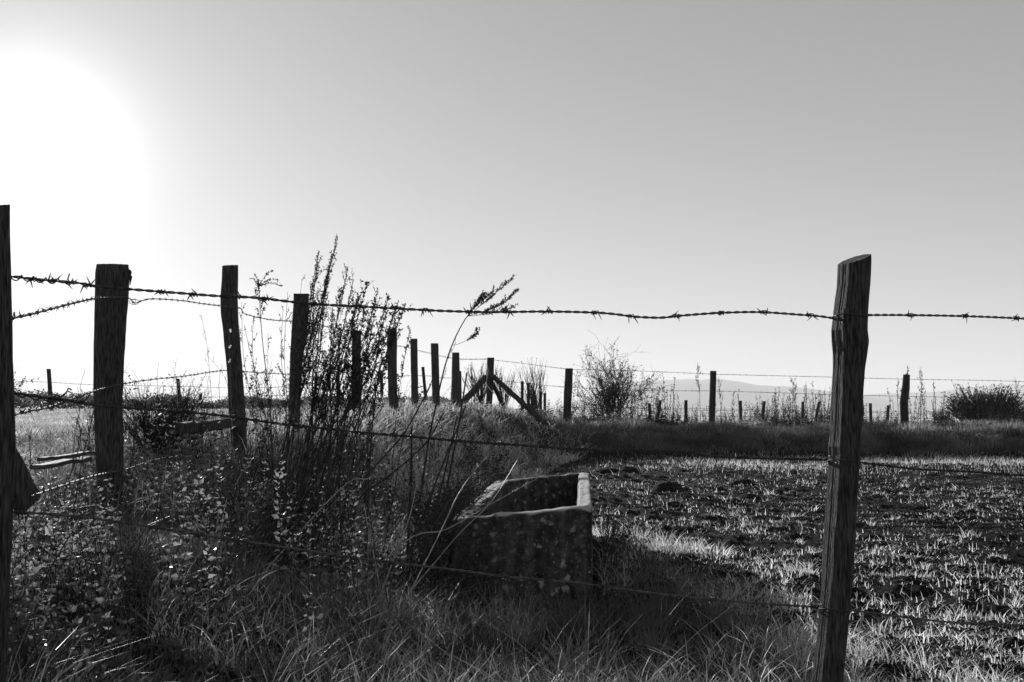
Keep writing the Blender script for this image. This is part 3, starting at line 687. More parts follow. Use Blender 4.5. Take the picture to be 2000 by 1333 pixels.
# the cross bank
X, Y = view_scatter(110000, 19.9, 26.5, 980, 2120, 1)
k = X > toe(Y)-.6; X, Y = X[k], Y[k]
grass('grass', M['grass_bank'], X, Y, RS.uniform(.07, .24, len(X))*(.5+vn(X*.9, Y*2)), .011, RS.uniform(.2, 1.1, len(X)), .15, 'dark grass covering the bank behind the field', 'grass')
X, Y = view_scatter(42000, 21.2, 24.5, 1000, 2120, 1); k = X > toe(np.minimum(Y, 20))-.6; X, Y = X[k], Y[k]
grass('grass', M['grass_dry'], X, Y, RS.uniform(.08, .30, len(X))*(.4+vn(X*1.5, Y*2)), .008, RS.uniform(.1, .7, len(X)), .15, 'pale grass fringe along the top of the bank', 'grass')
X, Y = view_scatter(9000, 19.8, 21.6, 1000, 2120, 1); k = (X > toe(np.minimum(Y, 20))-.6) & (vn(X*1.7, Y*2.4) > .5); X, Y = X[k], Y[k]
grass('grass', M['grass_dry'], X, Y, RS.uniform(.05, .25, len(X)), .006, RS.uniform(.3, 1.5, len(X)), .3, 'scattered pale wisps on the shaded face of the bank', 'grass')
# bright strip at the foot of the cross bank
X, Y = view_scatter(46000, 13.5, 20.3, 1050, 2120, 1)
dens = .62*ss(1050, 1600, 1000+X/Y*FPX)*ss(13.5, 19.5, Y)*(2.0*vn(X*.8, Y*1.6)*vn(X*2.6+4, Y*3.1)); k = (RS.rand(len(X)) < dens*1.2) & (X > toe(Y)+.1); X, Y = X[k], Y[k]
grass('grass', M['frost'], X, Y, RS.uniform(.03, .13, len(X)), .006, RS.uniform(.1, 1.1, len(X)), .1, 'bright frosted grass strip at the foot of the bank', 'grass')

# left field beyond the bank
X, Y = view_scatter(90000, 4.5, 42, -150, 800, 0); k = X < crest(Y)-.9; X, Y = X[k], Y[k]
grass('grass', M['grass_dry'], X, Y, RS.uniform(.03, .09, len(X)), .002+.0006*Y, RS.uniform(.2, 1.2, len(X)), .1, 'short pale grass of the field beyond the left bank', 'grass')
# ------------------------------------------------------------------ stubble in the ploughed soil
def soil_area(X, Y):
    px = 1000+X/Y*FPX
    return (X > toe(Y)+.05) & (Y > np.interp(px, *GL)-.7) & (Y < 20) & off_trough(X, Y, .06)
rsx = np.random.RandomState(5)
X0, Y0 = view_scatter(8200, 2.7, 20, 1000, 2150, 0, rsx); k = soil_area(X0, Y0) & (vn(X0*1.1+9, Y0*1.1) > .28+.3*rsx.rand(len(X0))); X0, Y0 = X0[k], Y0[k]
c = 1+rsx.poisson(1.8, len(X0)); i = np.repeat(np.arange(len(X0)), c)
X = X0[i]+rsx.normal(size=len(i))*.022; Y = Y0[i]+rsx.normal(size=len(i))*.022
grass('stubble', M['frost'], X, Y, rsx.uniform(.02, .085, len(X)), rsx.uniform(.0034, .0068, len(X)), np.abs(rsx.normal(size=len(X)))**1.5*.9, rsx.uniform(0, .7, len(X)), 'short frosted stubble blades scattered over the dark ploughed soil', 'stubble', rs=rsx)
X, Y = view_scatter(80000, 2.7, 20, 1000, 2150, 0, rsx); k = soil_area(X, Y) & (vn(X*3.1, Y*4.1+4) > .5); X, Y = X[k], Y[k]
grass('seedlings', M['frost'], X, Y, rsx.uniform(.008, .040, len(X)), .0038, rsx.uniform(.2, 1.5, len(X)), .1, 'tiny pale seedlings dusted over the ploughed soil', 'seedlings', rs=rsx, seg=2)

# ------------------------------------------------------------------ frosted tufts one can count
def tuft(seed, n, h, rad, mt, w=(.003, .005), lean=(.1, .9)):
    rs = np.random.RandomState(seed); m = Mesh()
    a = rs.uniform(0, 6.283, n); r = np.sqrt(rs.rand(n))*rad
    dome = 1-.45*(r/rad)**2; sub_ = rs.normal(size=(4, 2))*rad*.55; pick = rs.randint(0, 4, n); dome = dome*np.array([1, .7, .85, .55])[pick]
    m.blades(np.stack([np.cos(a)*r*.7+sub_[pick, 0], np.sin(a)*r*.7+sub_[pick, 1], np.full(n, -.015)], 1), rs.uniform(.3, 1, n)**1.3*h*1.15*dome, rs.uniform(w[0], w[1], n), lean[0]+(lean[1]-lean[0])*(r/rad)*rs.uniform(.6, 1.3, n), rs.uniform(0, .3, n), az=a+rs.normal(size=n)*1.1, rs=rs, seg=4)
    return m
def put_tuft(m_or_data, px, py, label, group=None, mt=None, s=1.0, rz=0.0):
    Y = None; best = 1e9
    for yy in np.arange(2.0, 20, .03):   # the depth at which this pixel meets the ground
        q = P(px, py, yy); d = q[2]-gz(q[0], yy)
        if d < 0: Y = yy; break
    Y = Y or 6.0; q = P(px, py, Y)
    if isinstance(m_or_data, Mesh): o = m_or_data.build('grass_tuft', mt or M['frost'], origin=np.zeros(3))
    else: o = bpy.data.objects.new('grass_tuft', m_or_data); COL.objects.link(o)
    o.location = (q[0], Y, gz(q[0], Y)); o.scale = (s, s, s); o.rotation_euler = (0, 0, rz)
    tag(o, label, 'grass tuft', group); return o
put_tuft(tuft(1, 430, .19, .17, None, w=(.003, .007), lean=(.1, 1.3)), 1335, 1080, 'biggest domed frosted grass tuft, right of the trough at the field edge')
put_tuft(tuft(2, 220, .17, .13, None, w=(.003, .006), lean=(.2, 1.4)), 1215, 1050, 'bright frosted tuft close to the right side of the trough')
put_tuft(tuft(3, 90, .13, .05, None), 1463, 1030, 'small upright frosted tuft alone in the soil behind the biggest tuft')
put_tuft(tuft(4, 110, .13, .09, None), 1540, 1125, 'spiky frosted tuft just left of the slanted-top post')
put_tuft(tuft(5, 70, .10, .07, None), 1925, 1275, 'sprawling frosted tuft near the bottom right corner')
put_tuft(tuft(6, 60, .10, .06, None), 1900, 1205, 'frosted tuft right of the slanted-top post, above the lowest strand')
put_tuft(tuft(7, 160, .15, .14, None, lean=(.3, 1.3)), 1430, 1150, 'dark spreading tuft below the biggest frosted tuft', mt=M['grass'])
put_tuft(tuft(8, 300, .22, .14, None), 975, 1235, 'upright bright tuft in front of the lower left of the trough', mt=M['grass_dry'])
put_tuft(tuft(9, 260, .24, .14, None, lean=(.2, 1.2)), 1150, 1230, 'arching grass tuft in front of the lower right of the trough', mt=M['grass'])
tp = [tuft(20+k, 26+8*k, .075, .04, None).build('grass_tuft', M['frost'], origin=np.zeros(3)) for k in range(4)]
for o in tp: bpy.data.objects.remove(o, do_unlink=False) if False else None
tdata = [o.data for o in tp]
for o in tp: bpy.data.objects.remove(o)
rst = np.random.RandomState(77)
spots = [(1190, 1005), (1240, 1030), (1270, 1075), (1400, 1070), (1440, 1110), (1500, 1160), (1560, 1190), (1350, 985), (1420, 975), (1545, 1010), (1480, 1040), (1580, 945), (1255, 905), (1690, 1290), (1770, 1245), (1830, 1320), (1900, 1325), (1960, 1300), (1720, 1230), (1290, 948), (1318, 952), (1700, 1025), (1745, 1015), (1830, 1010), (1585, 1000), (1500, 965), (1380, 925), (1300, 905), (1180, 895), (1720, 1105), (1800, 1110), (1955, 1090), (1620, 1240), (1790, 1275), (1850, 1215), (1650, 1320), (1750, 1325), (1980, 1180), (1900, 1050), (1560, 1060), (1480, 1095), (1385, 1010), (1250, 965), (1100, 905), (1225, 925), (1435, 905), (1345, 895), (1960, 970), (1870, 955), (1770, 950), (1690, 965), (1940, 1130), (1730, 1180), (1530, 1150)]
for k, (a, b) in enumerate(spots):
    where = ('close to the right side of the trough' if a < 1290 and b > 960 else 'in the far soil behind the trough' if a < 1400 and b <= 960 else
             'between trough and slanted-top post' if a < 1600 and b > 1060 else 'in mid field left of the slanted-top post' if a < 1620 else
             'at the bottom edge right of the slanted-top post' if b > 1220 else 'in the near soil right of the slanted-top post' if b > 1060 else 'in the far soil right of the slanted-top post')
    put_tuft(tdata[k % 4], a+rst.uniform(-8, 8), b, 'small frosted tuft '+where, 'small frosted tufts '+where, s=float(rst.choice([.7, .9, 1.1, 1.5, 2.1])), rz=rst.uniform(0, 6))

# ------------------------------------------------------------------ clods of earth
def clod(seed):
    import bmesh
    bm = bmesh.new(); bmesh.ops.create_icosphere(bm, subdivisions=4, radius=1.0)
    for v in bm.verts:
        n = v.co.copy(); f = 1+.55*float(fbm(n.x*1.3+seed, n.y*1.3+n.z, 4))+.30*float(fbm(n.x*4+n.z*3, n.y*4+seed, 3)); v.co = n*f; v.co.z *= .42
    me = bpy.data.meshes.new('earth_clod'); bm.to_mesh(me); bm.free(); me.materials.append(M['clod'])
    for p in me.polygons: p.use_smooth = True
    return me
cl_ = [clod(3.3*k+1) for k in range(3)]
for k, (a, b, w, lab) in enumerate([(1300, 958, 34, 'largest dark earth mound with frosted grass behind, left part of the field'), (1186, 922, 20, 'left one of the two dark clods just behind the trough'), (1228, 921, 19, 'right one of the two dark clods just behind the trough'), (1085, 892, 17, 'round dark clod at the foot of the left bank behind the trough'), (1700, 1052, 24, 'dark clod just right of the slanted-top post'), (1450, 945, 20, 'low dark clod in mid field beneath the second strand')]):
    Y = next((yy for yy in np.arange(3, 20, .03) if P(a, b, yy)[2] < gz(P(a, b, yy)[0], yy)), 8)
    q = P(a, b, Y); o = bpy.data.objects.new('earth_clod', cl_[k % 3]); COL.objects.link(o); s = w/FPX*Y
    o.location = (q[0], Y, gz(q[0], Y)-s*.02); o.scale = (s, s, s); o.rotation_euler = (0, 0, k*1.3); tag(o, lab, 'clod')

# ------------------------------------------------------------------ leafy undergrowth in front of the receding fence (uncountable)
def herbs(N, y0, y1, px0, px1, hh, sel, name, label, seed, leafmat, leaf=(.018, .045), nl=16, stem_mat=None):
    rs = np.random.RandomState(seed); X, Y = view_scatter(int(N*1.5), y0, y1, px0, px1, 0, rs); k = sel(X, Y) & (vn(X*2.3+seed, Y*1.9+seed) > .26+.24*rs.rand(len(X))); X, Y = X[k], Y[k]; Z = ground_z(X, Y)
    ms = Mesh(); ml = Mesh(); C = []; D = []; LL = []
    for x, y, z in zip(X, Y, Z):
        h = rs.uniform(*hh)*(.40+1.1*float(vn(x*1.9+2, y*1.9))); az = rs.uniform(0, 6.28); ln = rs.uniform(.05, .45)*h
        t = np.linspace(0, 1, 6); px = x+math.cos(az)*ln*t**1.6+rs.normal(size=6)*.008; py = y+math.sin(az)*ln*t**1.6+rs.normal(size=6)*.008; pz = z-.02+h*(t-.12*t**3)
        pts = np.stack([px, py, pz], 1); ms.tube(pts, np.linspace(.0026, .0010, 6), sides=3, cap=False)
        nn = max(3, int(h/.045)); kk = max(2, int(round(nl/nn))); node = np.repeat(np.linspace(.22, 1.0, nn), kk); n = len(node); tt = np.clip(node+rs.normal(size=n)*.006, 0, 1)
        b = np.stack([np.interp(tt, t, pts[:, q]) for q in range(3)], 1); aa = np.tile(np.arange(kk)*6.283/kk, nn)+np.repeat(np.arange(nn)*1.57, kk)+rs.normal(size=n)*.35
        C.append(b); D.append(np.stack([np.cos(aa), np.sin(aa), rs.uniform(-.8, .3)+.9*tt+rs.normal(size=n)*.35], 1)); LL.append(rs.uniform(leaf[0], leaf[1], n)*1.15*rs.choice([.5, .75, 1.0, 1.5])*(1.25-.75*tt))
    C = np.concatenate(C); D = np.concatenate(D); LL = np.concatenate(LL)
    ml.leaves(C, D, LL, LL*rs.uniform(.3, .65, len(LL)), rs)
    root = thing(name, label, 'undergrowth', (0, 6, 0), kind='stuff')
    tag(ms.build('stems', stem_mat or M['stalk'], root), kind='stuff'); tag(ml.build('leaves', leafmat, root), kind='stuff')
px_ = lambda X, Y: 1000+X/Y*FPX
herbs(760, 3.6, 8.5, -60, 900, (.22, .60), lambda X, Y: (X < toe(Y)-.05) & (X > crest(Y)-1.0) & off_trough(X, Y, .1), 'undergrowth', 'leafy weeds tangled in front of the receding fence', 21, M['leaf'], leaf=(.010, .034), nl=24)
herbs(520, 5.0, 10.5, 150, 880, (.30, .62), lambda X, Y: (X < toe(Y)-.3) & (X > crest(Y)-.9) & off_trough(X, Y, .1), 'undergrowth', 'darker small-leaved weeds around the feet of the old posts', 22, M['seed'], leaf=(.010, .026), nl=26)
herbs(75, 2.85, 3.9, -10, 210, (.22, .5), lambda X, Y: X < 0, 'undergrowth', 'weeds around the foot of the post at the left edge', 29, M['leaf'], leaf=(.012, .034), nl=18)
herbs(160, 2.5, 4.2, -150, 620, (.14, .34), lambda X, Y: (X < -.25), 'undergrowth', 'low leafy weeds in the shaded bottom left corner', 23, M['grass_bank'], leaf=(.02, .05), nl=12)
herbs(300, 12, 25, 640, 1090, (.20, .55), lambda X, Y: (X < toe(Y)-.1) & (X > crest(Y)-.5), 'undergrowth', 'bushy weeds on the bank below the braced corner post', 24, M['seed'], leaf=(.02, .05), nl=24)
herbs(1500, 21.5, 22.6, 1040, 2100, (.08, .30), lambda X, Y: X > 0, 'undergrowth', 'pale leafy weeds catching light on the crest of the field bank', 28, M['leaf'], leaf=(.02, .05), nl=16)
herbs(1700, 21.8, 23.6, 1040, 2100, (.25, .66), lambda X, Y: X > 0, 'undergrowth', 'low leafy weeds along the crest of the bank behind the field', 26, M['seed'], leaf=(.02, .055), nl=18)
herbs(300, 4.6, 7.2, 820, 960, (.40, .72), lambda X, Y: off_trough(X, Y, .02) & (X < .1), 'undergrowth', 'dark weeds pressing against the left side of the trough', 27, M['seed'], leaf=(.012, .035), nl=22)
herbs(110, 4.6, 8.2, 1130, 1260, (.15, .40), lambda X, Y: off_trough(X, Y, .02) & (X < .95), 'undergrowth', 'dark withered weeds along the right side of the trough', 25, M['seed'], leaf=(.012, .03), nl=14)

# ------------------------------------------------------------------ tall dead weeds drawn stalk by stalk
def stalk_path(pts, Y, Yt=None):
    Yt = Y if Yt is None else Yt
    a = np.array(pts, float); n = len(a)
    w = [P(x, y, Y+(Yt-Y)*k/max(1, n-1)) for k, (x, y) in enumerate(a)]
    g = gz(w[0][0], w[0][1])
    if w[0][2] > g:     # carry the foot straight on down to the soil
        d = w[0]-w[1]; d = d/abs(d[2]); d[:2] = np.clip(d[:2], -.9, .9); w = [w[0]+d*(w[0][2]-g+.02)] + w
    return smooth(w, 6)
class Weed:
    def __init__(self, seed): self.s = Mesh(); self.l = Mesh(); self.rs = np.random.RandomState(seed); self.pale = None
    def stem(self, path, r0=.0034, r1=.0008):
        self.s.tube(path, np.linspace(r0, r1, len(path)), sides=5)
    def buds(self, path, dens, size, spread=.7, up=.6):
        """little leaves and seed clusters set along a twig"""
        d = np.r_[0, np.cumsum(np.linalg.norm(np.diff(path, axis=0), axis=1))]; n = max(2, int(d[-1]*dens)); s = self.rs.uniform(0, d[-1], n)
        c = np.stack([np.interp(s, d, path[:, q]) for q in range(3)], 1); a = self.rs.normal(size=(n, 3))*spread; a[:, 2] += up
        ll = self.rs.uniform(.5, 1.3, n)*size; self.l.leaves(c, a, ll, ll*self.rs.uniform(.3, .6, n), self.rs)
    def branch(self, path, t0, t1, n, L0, L1, ang=.6, dens=220, size=.008, lean=(0, 0), r=.0013, sub=True):
        rs = self.rs
        d = np.r_[0, np.cumsum(np.linalg.norm(np.diff(path, axis=0), axis=1))]; d /= d[-1]
        for k in range(n):
            t = t0+(t1-t0)*(k+rs.uniform(0, .9))/n
            b = np.array([np.interp(t, d, path[:, q]) for q in range(3)]); b2 = np.array([np.interp(min(1, t+.05), d, path[:, q]) for q in range(3)])
            ax = b2-b; ax /= np.linalg.norm(ax)+1e-9
            a = rs.uniform(0, 6.28); side = np.array([math.cos(a), math.sin(a)*.8, 0]); v = ax*math.cos(ang)+side*math.sin(ang)*rs.uniform(.6, 1.2)+np.array([lean[0], 0, lean[1]]); v /= np.linalg.norm(v)
            Lb = L0+(L1-L0)*((t-t0)/(t1-t0+1e-9)); Lb *= rs.uniform(.6, 1.2)
            tt = np.linspace(0, 1, 6)[:, None]; p = b+v*Lb*tt+np.array([0, 0, 1])*Lb*.22*tt**2+rs.normal(size=(6, 3))*.0022
            self.s.tube(p, np.linspace(r, r*.5, 6), sides=3, cap=False); self.buds(p[1:], dens, size)
            if sub and Lb > .07:
                for q in range(int(Lb/.03)):
                    i = rs.randint(1, 5); vv = v*.7+rs.normal(size=3)*.5; vv /= np.linalg.norm(vv); p2 = p[i]+vv*Lb*.35*np.linspace(0, 1, 4)[:, None]+np.array([0, 0, 1])*Lb*.07*(np.linspace(0, 1, 4)[:, None])**2
                    self.s.tube(p2, r*.55, sides=3, cap=False); self.buds(p2, dens*1.2, size)
    def done(self, name, label, cat='weed', group=None, sm=None, lm=None, base=None):
        v = np.concatenate(self.s.v); b = v[np.argmin(v[:, 2])] if base is None else np.asarray(base)
        root = thing(name, label, cat, b, group)
        self.s.build('stalks', sm or M['stalk'], root)
        if self.l.n: self.l.build('seed_heads', lm or M['seed'], root)
        return root
YM = 5.1
# tallest mugwort
w = Weed(1); rs = w.rs
tips = [(660, 463), (648, 500), (622, 492), (616, 522), (680, 522), (690, 548), (640, 540), (634, 560), (668, 560), (612, 575), (700, 580), (650, 600)]
for k, (x, y) in enumerate(tips):
    bx = 535+k*9+rs.uniform(-8, 8); by = 960+rs.uniform(-10, 20)
    p = stalk_path([(bx, by), (bx+(x-bx)*.36+rs.uniform(-6, 6), by+(y-by)*.36), (bx+(x-bx)*.70+rs.uniform(-5, 5), by+(y-by)*.7), (x, y)], YM+rs.uniform(-.25, .25), YM+rs.uniform(-.25, .25))
    w.stem(p, .0062, .0013); w.branch(p, .50, .99, 26 if k < 6 else 17, .16 if k < 6 else .12, .05, dens=215, size=.012, lean=(.15, .35), r=.0011); w.buds(p[int(len(p)*.8):], 360, .012)
w.done('mugwort', 'tallest dead mugwort bush, its feathery tips highest against the sky', 'weed')
# right hand mugwort, denser and darker
w = Weed(2); rs = w.rs
tips = [(718, 552), (700, 575), (738, 568), (760, 577), (778, 590), (792, 594), (735, 600), (755, 610), (712, 610), (772, 625), (745, 640), (690, 620), (665, 640), (720, 650)]
for k, (x, y) in enumerate(tips):
    bx = 575+k*8+rs.uniform(-8, 8); by = 955+rs.uniform(-10, 25)
    p = stalk_path([(bx, by), (bx+(x-bx)*.36+rs.uniform(-6, 6), by+(y-by)*.33), (bx+(x-bx)*.75+rs.uniform(-4, 8), by+(y-by)*.7), (x, y)], YM+rs.uniform(-.2, .2), YM+rs.uniform(-.2, .2))
    w.stem(p, .0052, .0013); w.branch(p, .62, .99, 12, .13, .05, ang=.95, dens=165, size=.016, lean=(.1, .2)); w.buds(p[int(len(p)*.75):], 420, .017)
w.done('mugwort', 'dense dark mugwort with spiky leaves leaning right beside the tallest one', 'weed')
# sparse one with a flat head, left
w = Weed(3); rs = w.rs
p = stalk_path([(532, 900), (527, 790), (512, 660), (505, 545)], 6.3); w.stem(p, .005, .0018)
for (x, y) in [(487, 545), (497, 536), (534, 528), (552, 560), (545, 548), (520, 560)]:
    q = smooth([P(505, 560, 6.3), P((505+x)/2, (548+y)/2, 6.3), P(x, y, 6.3)], 5); w.stem(q, .0015, .0006); w.buds(q, 420, .014)
w.branch(p, .80, .98, 12, .08, .05, dens=320, size=.015)
for (x0, x1, x2, y2) in [(500, 478, 472, 590), (515, 492, 495, 620), (540, 548, 562, 570), (545, 560, 590, 545), (520, 500, 478, 640), (556, 545, 553, 600)]:
    p = stalk_path([(x0+10, 900), (x1+12, 780), ((x1+x2)/2, 690), (x2, y2)], 6.3+rs.uniform(-.3, .3)); w.stem(p, .0030, .0010); w.branch(p, .45, 1.0, 9, .09, .04, dens=260, size=.014)
w.done('dead_weed', 'sparse dead weed with a flat branched head left of the mugworts', 'weed')
w = Weed(4); rs = w.rs
for k in range(24):
    x0 = rs.uniform(465, 720); x1 = x0+rs.uniform(-40, 60); y1 = rs.uniform(640, 790)
    p = stalk_path([(x0, 900), (x0+rs.uniform(-10, 20), 840), ((x0+x1)/2+rs.uniform(-8, 8), (840+y1)/2), (x1, y1)], 6.2+rs.uniform(-.4, .6)); w.stem(p, .0030, .0010); w.branch(p, .4, 1.0, 8, .10, .04, dens=200, size=.015)
for k in range(14):
    x0 = rs.uniform(500, 660); x1 = x0+rs.uniform(20, 120); y1 = rs.uniform(680, 860)
    p = stalk_path([(x0, 980), (x0+(x1-x0)*.35, 930+rs.uniform(-20, 20)), (x1, y1)], 4.9+rs.uniform(-.3, .3)); w.stem(p, .0045, .0016)
w.done('dead_weed', 'low thicket of thin dead stems around the foot of the mugworts', 'weed')
# lone stalk with drooping plume over the top strand
w = Weed(5); rs = w.rs
p = stalk_path([(818, 990), (836, 870), (850, 800), (868, 720), (885, 670), (905, 630), (925, 602)], 5.0, 4.8); w.stem(p, .0058, .0022)
for tip, mid, n in [((1001, 545), (965, 575), 9), ((1013, 566), (975, 598), 9), ((1005, 600), (965, 612), 5), ((955, 578), (938, 590), 4), ((942, 575), (932, 590), 3)]:
    q = smooth([P(914, 618, 4.8), P(mid[0], mid[1], 4.8), P(tip[0], tip[1], 4.75)], 6); w.stem(q, .0014, .0006); w.buds(q[3:], 480, .012); w.branch(q, .2, .97, n+4, .065, .03, ang=.6, dens=480, size=.011, lean=(.3, .3), sub=False)
q = smooth([P(888, 675, 4.9), P(910, 666, 4.9), P(928, 656, 4.9), P(932, 648, 4.9)], 5); w.stem(q, .0012, .0006); w.branch(q, .4, 1, 9, .045, .03, dens=420, size=.012, sub=False)
for (x, y) in [(862, 745), (872, 706), (880, 690)]:
    q = smooth([P(x, y, 4.95), P(x+8, y-16, 4.95), P(x+10, y-28, 4.95)], 4); w.stem(q, .001, .0005); w.buds(q, 260, .008)
w.done('dead_weed', 'lone tall stalk whose drooping plume crosses the top strand', 'weed')
# upright spike right of the mugworts
w = Weed(6); p = stalk_path([(765, 930), (775, 800), (790, 700), (801, 640)], 6.4); w.stem(p, .0030, .0010); w.branch(p, .62, 1, 18, .07, .03, dens=340, size=.015)
w.done('dead_weed', 'slender leafy stem with a spiky tip between mugworts and the lone stalk', 'weed')
# bare canes, each a thing
canes = [([(826, 1010), (856, 930), (884, 860), (910, 792)], 4.9, .0055, 'bare dark cane rising beside the lone plume stalk'),
         ([(850, 1040), (875, 940), (896, 830), (912, 728)], 4.85, .0060, 'straight bare cane pointing up just left of the braced corner post'),
         ([(838, 1040), (865, 940), (893, 812)], 4.9, .0054, 'bare cane close behind the straight one left of the corner post'),
         ([(800, 1000), (803, 930), (804, 834)], 4.8, .0068, 'short thick stick standing upright beneath the second strand'),
         ([(718, 1010), (722, 900), (735, 760), (748, 700)], 5.2, .0048, 'thin upright stem rising from the middle of the weeds'),
         ([(640, 1010), (720, 925), (790, 845), (842, 750)], 4.9, .0050, 'long thin stem leaning far to the right across the weeds'),
         ([(690, 985), (760, 930), (830, 868), (866, 806)], 4.85, .0052, 'lower long stem leaning to the right across the weeds'),
         ([(770, 960), (790, 850), (838, 760), (850, 700)], 5.3, .0028, 'slim stem with a few twigs left of the bare canes')]
for k, (pts, Y, r, lab) in enumerate(canes):
    w = Weed(30+k); p = stalk_path(pts, Y); w.stem(p, r*1.08, r*.62)
    if k in (4, 7): w.branch(p, .5, 1, 7, .06, .03, dens=160, size=.010)
    w.done('dead_cane', lab, 'cane')
w = Weed(49); rs = w.rs
for k in range(64):
    x0 = rs.uniform(825, 900); y0 = rs.uniform(1000, 1090); x1 = rs.uniform(880, 1005); y1 = rs.uniform(925, 1015); Yk = rs.uniform(4.6, 5.6)
    p = stalk_path([(x0, y0), ((x0+x1)/2-10, (y0+y1)/2-rs.uniform(5, 30)), (x1, y1)], Yk); w.stem(p, .0022, .0009); w.branch(p, .5, 1, 5, .06, .03, dens=190, size=.011, sub=False)
w.done('dead_weed', 'tangle of dead twigs hanging over the left rim of the trough', 'weed')
straws = [([(855, 1050), (905, 950), (975, 868), (1020, 850)], 4.5, 'pale straw slanting up over the left end of the trough'),
          ([(790, 1060), (870, 1035), (950, 990), (1040, 940)], 4.6, 'pale stem crossing the rim of the trough from the left'),
          ([(840, 1110), (900, 1040), (960, 980), (1010, 900)], 4.65, 'straw leaning right in front of the corner of the trough'),
          ([(660, 960), (720, 935), (770, 905)], 4.6, 'short bright straw lying in the weeds left of the canes'),
          ([(770, 1090), (800, 1010), (815, 940)], 4.4, 'short upright straw left of the trough'),
          ([(730, 1085), (715, 1010), (712, 985)], 4.4, 'thin straw bent left among the low weeds')]
for k, (pts, Y, lab) in enumerate(straws):
    w = Weed(50+k); p = stalk_path(pts, Y); w.stem(p, .0034, .0016)
    if k in (1, 0): w.branch(p, .7, 1, 8, .05, .03, dens=200, size=.008, sub=False)
    w.done('dry_straw', lab, 'straw', sm=M['stalk_pale'], lm=M['grass_dry'])
# weeds by the two left posts
for k, (pts, Y, lab, r) in enumerate([([(150, 960), (160, 900), (172, 850), (185, 796)], 4.6, 'bramble stem bent against the left side of the thick post', .0034),
        ([(130, 950), (150, 890), (158, 850), (150, 822)], 4.5, 'short bramble shoot left of the thick post', .0026),
        ([(425, 900), (415, 800), (405, 680), (393, 616)], 6.2, 'thin tall grass stem standing just left of the crooked post', .0018),
        ([(470, 900), (455, 820), (440, 740), (400, 690)], 6.0, 'arched thin stem leaning left in front of the crooked post', .0016),
        ([(55, 960), (60, 900), (58, 870), (62, 838)], 3.6, 'dark twig sprouting beside the post at the left edge', .0022),
        ([(330, 860), (335, 780), (345, 700)], 6.4, 'grass stem with a drooping head above the broom left of centre', .0014)]):
    w = Weed(70+k); p = stalk_path(pts, Y); w.stem(p, r, r*.5); w.branch(p, .35 if k < 2 else .6, 1, 6, .09 if k < 2 else .05, .03, dens=110, size=.014 if k < 2 else .009)
    w.done('dead_weed', lab, 'weed')
# pale grass heads catching the light on the crooked post
w = Weed(90); p = stalk_path([(452, 800), (449, 720), (447, 650)], 6.9); w.stem(p, .0012, .0006)
for y in (650, 680, 705): w.buds(stalk_path([(446, y+16), (449, y)], 6.9)[-6:], 500, .012)
w.done('feathery_grass', 'pale feathery grass head glowing against the crooked post', 'grass stem', sm=M['stalk_pale'], lm=M['frost'])

# ------------------------------------------------------------------ shrubs
def broom(seed, H, Wd, n, sub=7, r=.004, dens=40, tw=.0012):
    """upright broom: many stiff twigs fanning out of one stool"""
    rs = np.random.RandomState(seed); m = Mesh(); lf = Mesh(); C = []; D = []
    for k in range(n):
        a = rs.uniform(0, 6.283); sp = math.sqrt(rs.rand())*Wd; h = H*rs.uniform(.55, 1)*(1-.25*(sp/Wd)**2)
        t = np.linspace(0, 1, 7)[:, None]; tip = np.array([math.cos(a)*sp, math.sin(a)*sp, h]); p = tip*np.array([1, 1, 0])*t**1.25*1.0+np.array([0, 0, h])*t + rs.normal(size=(7, 3))*.012*H*t
        p[:, :2] += rs.normal(size=2)*.16*Wd; p += np.cumsum(rs.normal(size=(7, 3)), 0)*.010*H*t
        m.tube(p, np.linspace(r, tw, 7), sides=3, cap=False)
        for q in range(sub):
            i = rs.randint(2, 6); v = (p[min(6, i+1)]-p[i]); v /= np.linalg.norm(v); v = v+rs.normal(size=3)*.22; v[2] += .25; v /= np.linalg.norm(v); Ls = H*rs.uniform(.12, .35)
            p2 = p[i]+v*Ls*np.linspace(0, 1, 4)[:, None]; m.tube(p2, np.linspace(tw*1.2, tw*.6, 4), sides=3, cap=False)
            for _ in range(max(1, int(Ls*dens))):
                C.append(p2[rs.randint(0, 4)]+rs.normal(size=3)*.004); D.append(v+rs.normal(size=3)*.5)
    return m, C, D
def put_broom(label, x, Y, seed, H, Wd, n, top=None, name='broom_shrub', leafsize=.012, cat='shrub', dz=0.0, **kw):
    if top: H = (P(1000, top, Y)[2]-gz(x, Y))*1.06
    m, C, D = broom(seed, H, Wd, n, **kw); b = np.array([x, Y, gz(x, Y)+dz])
    root = thing(name, label, cat, b); rs = np.random.RandomState(seed)
    o = m.build('twigs', M['twig'], None, origin=np.zeros(3)); o.parent = root
    lf = Mesh(); C = np.array(C); ll = rs.uniform(.6, 1.3, len(C))*leafsize; lf.leaves(C, np.array(D), ll, ll*.45, rs)
    o = lf.build('leaves', M['seed'], None, origin=np.zeros(3)); o.parent = root
    return root
xg = lambda px, Y: (px-1000)/FPX*Y
put_broom('spiky broom bush between the thick post and the crooked post', xg(312, 7.2), 7.2, 201, .58, .38, 90, sub=8, r=.004, tw=.0014, leafsize=.010, dens=60)
put_broom('smaller thin broom left of the crooked post, touching the spiky broom bush', xg(385, 7.6), 7.6, 202, .46, .16, 22, sub=5, r=.003, tw=.0012)
put_broom('faint broom behind the left brace of the corner post', xg(936, 27), 27, 203, 1.15, .50, 36, top=712, sub=8, r=.012, tw=.004, leafsize=.03, dens=12)
put_broom('faint broom just right of the corner post, above its long brace', xg(985, 28), 28, 204, 1.10, .40, 22, top=716, sub=7, r=.012, tw=.004, leafsize=.03, dens=12)
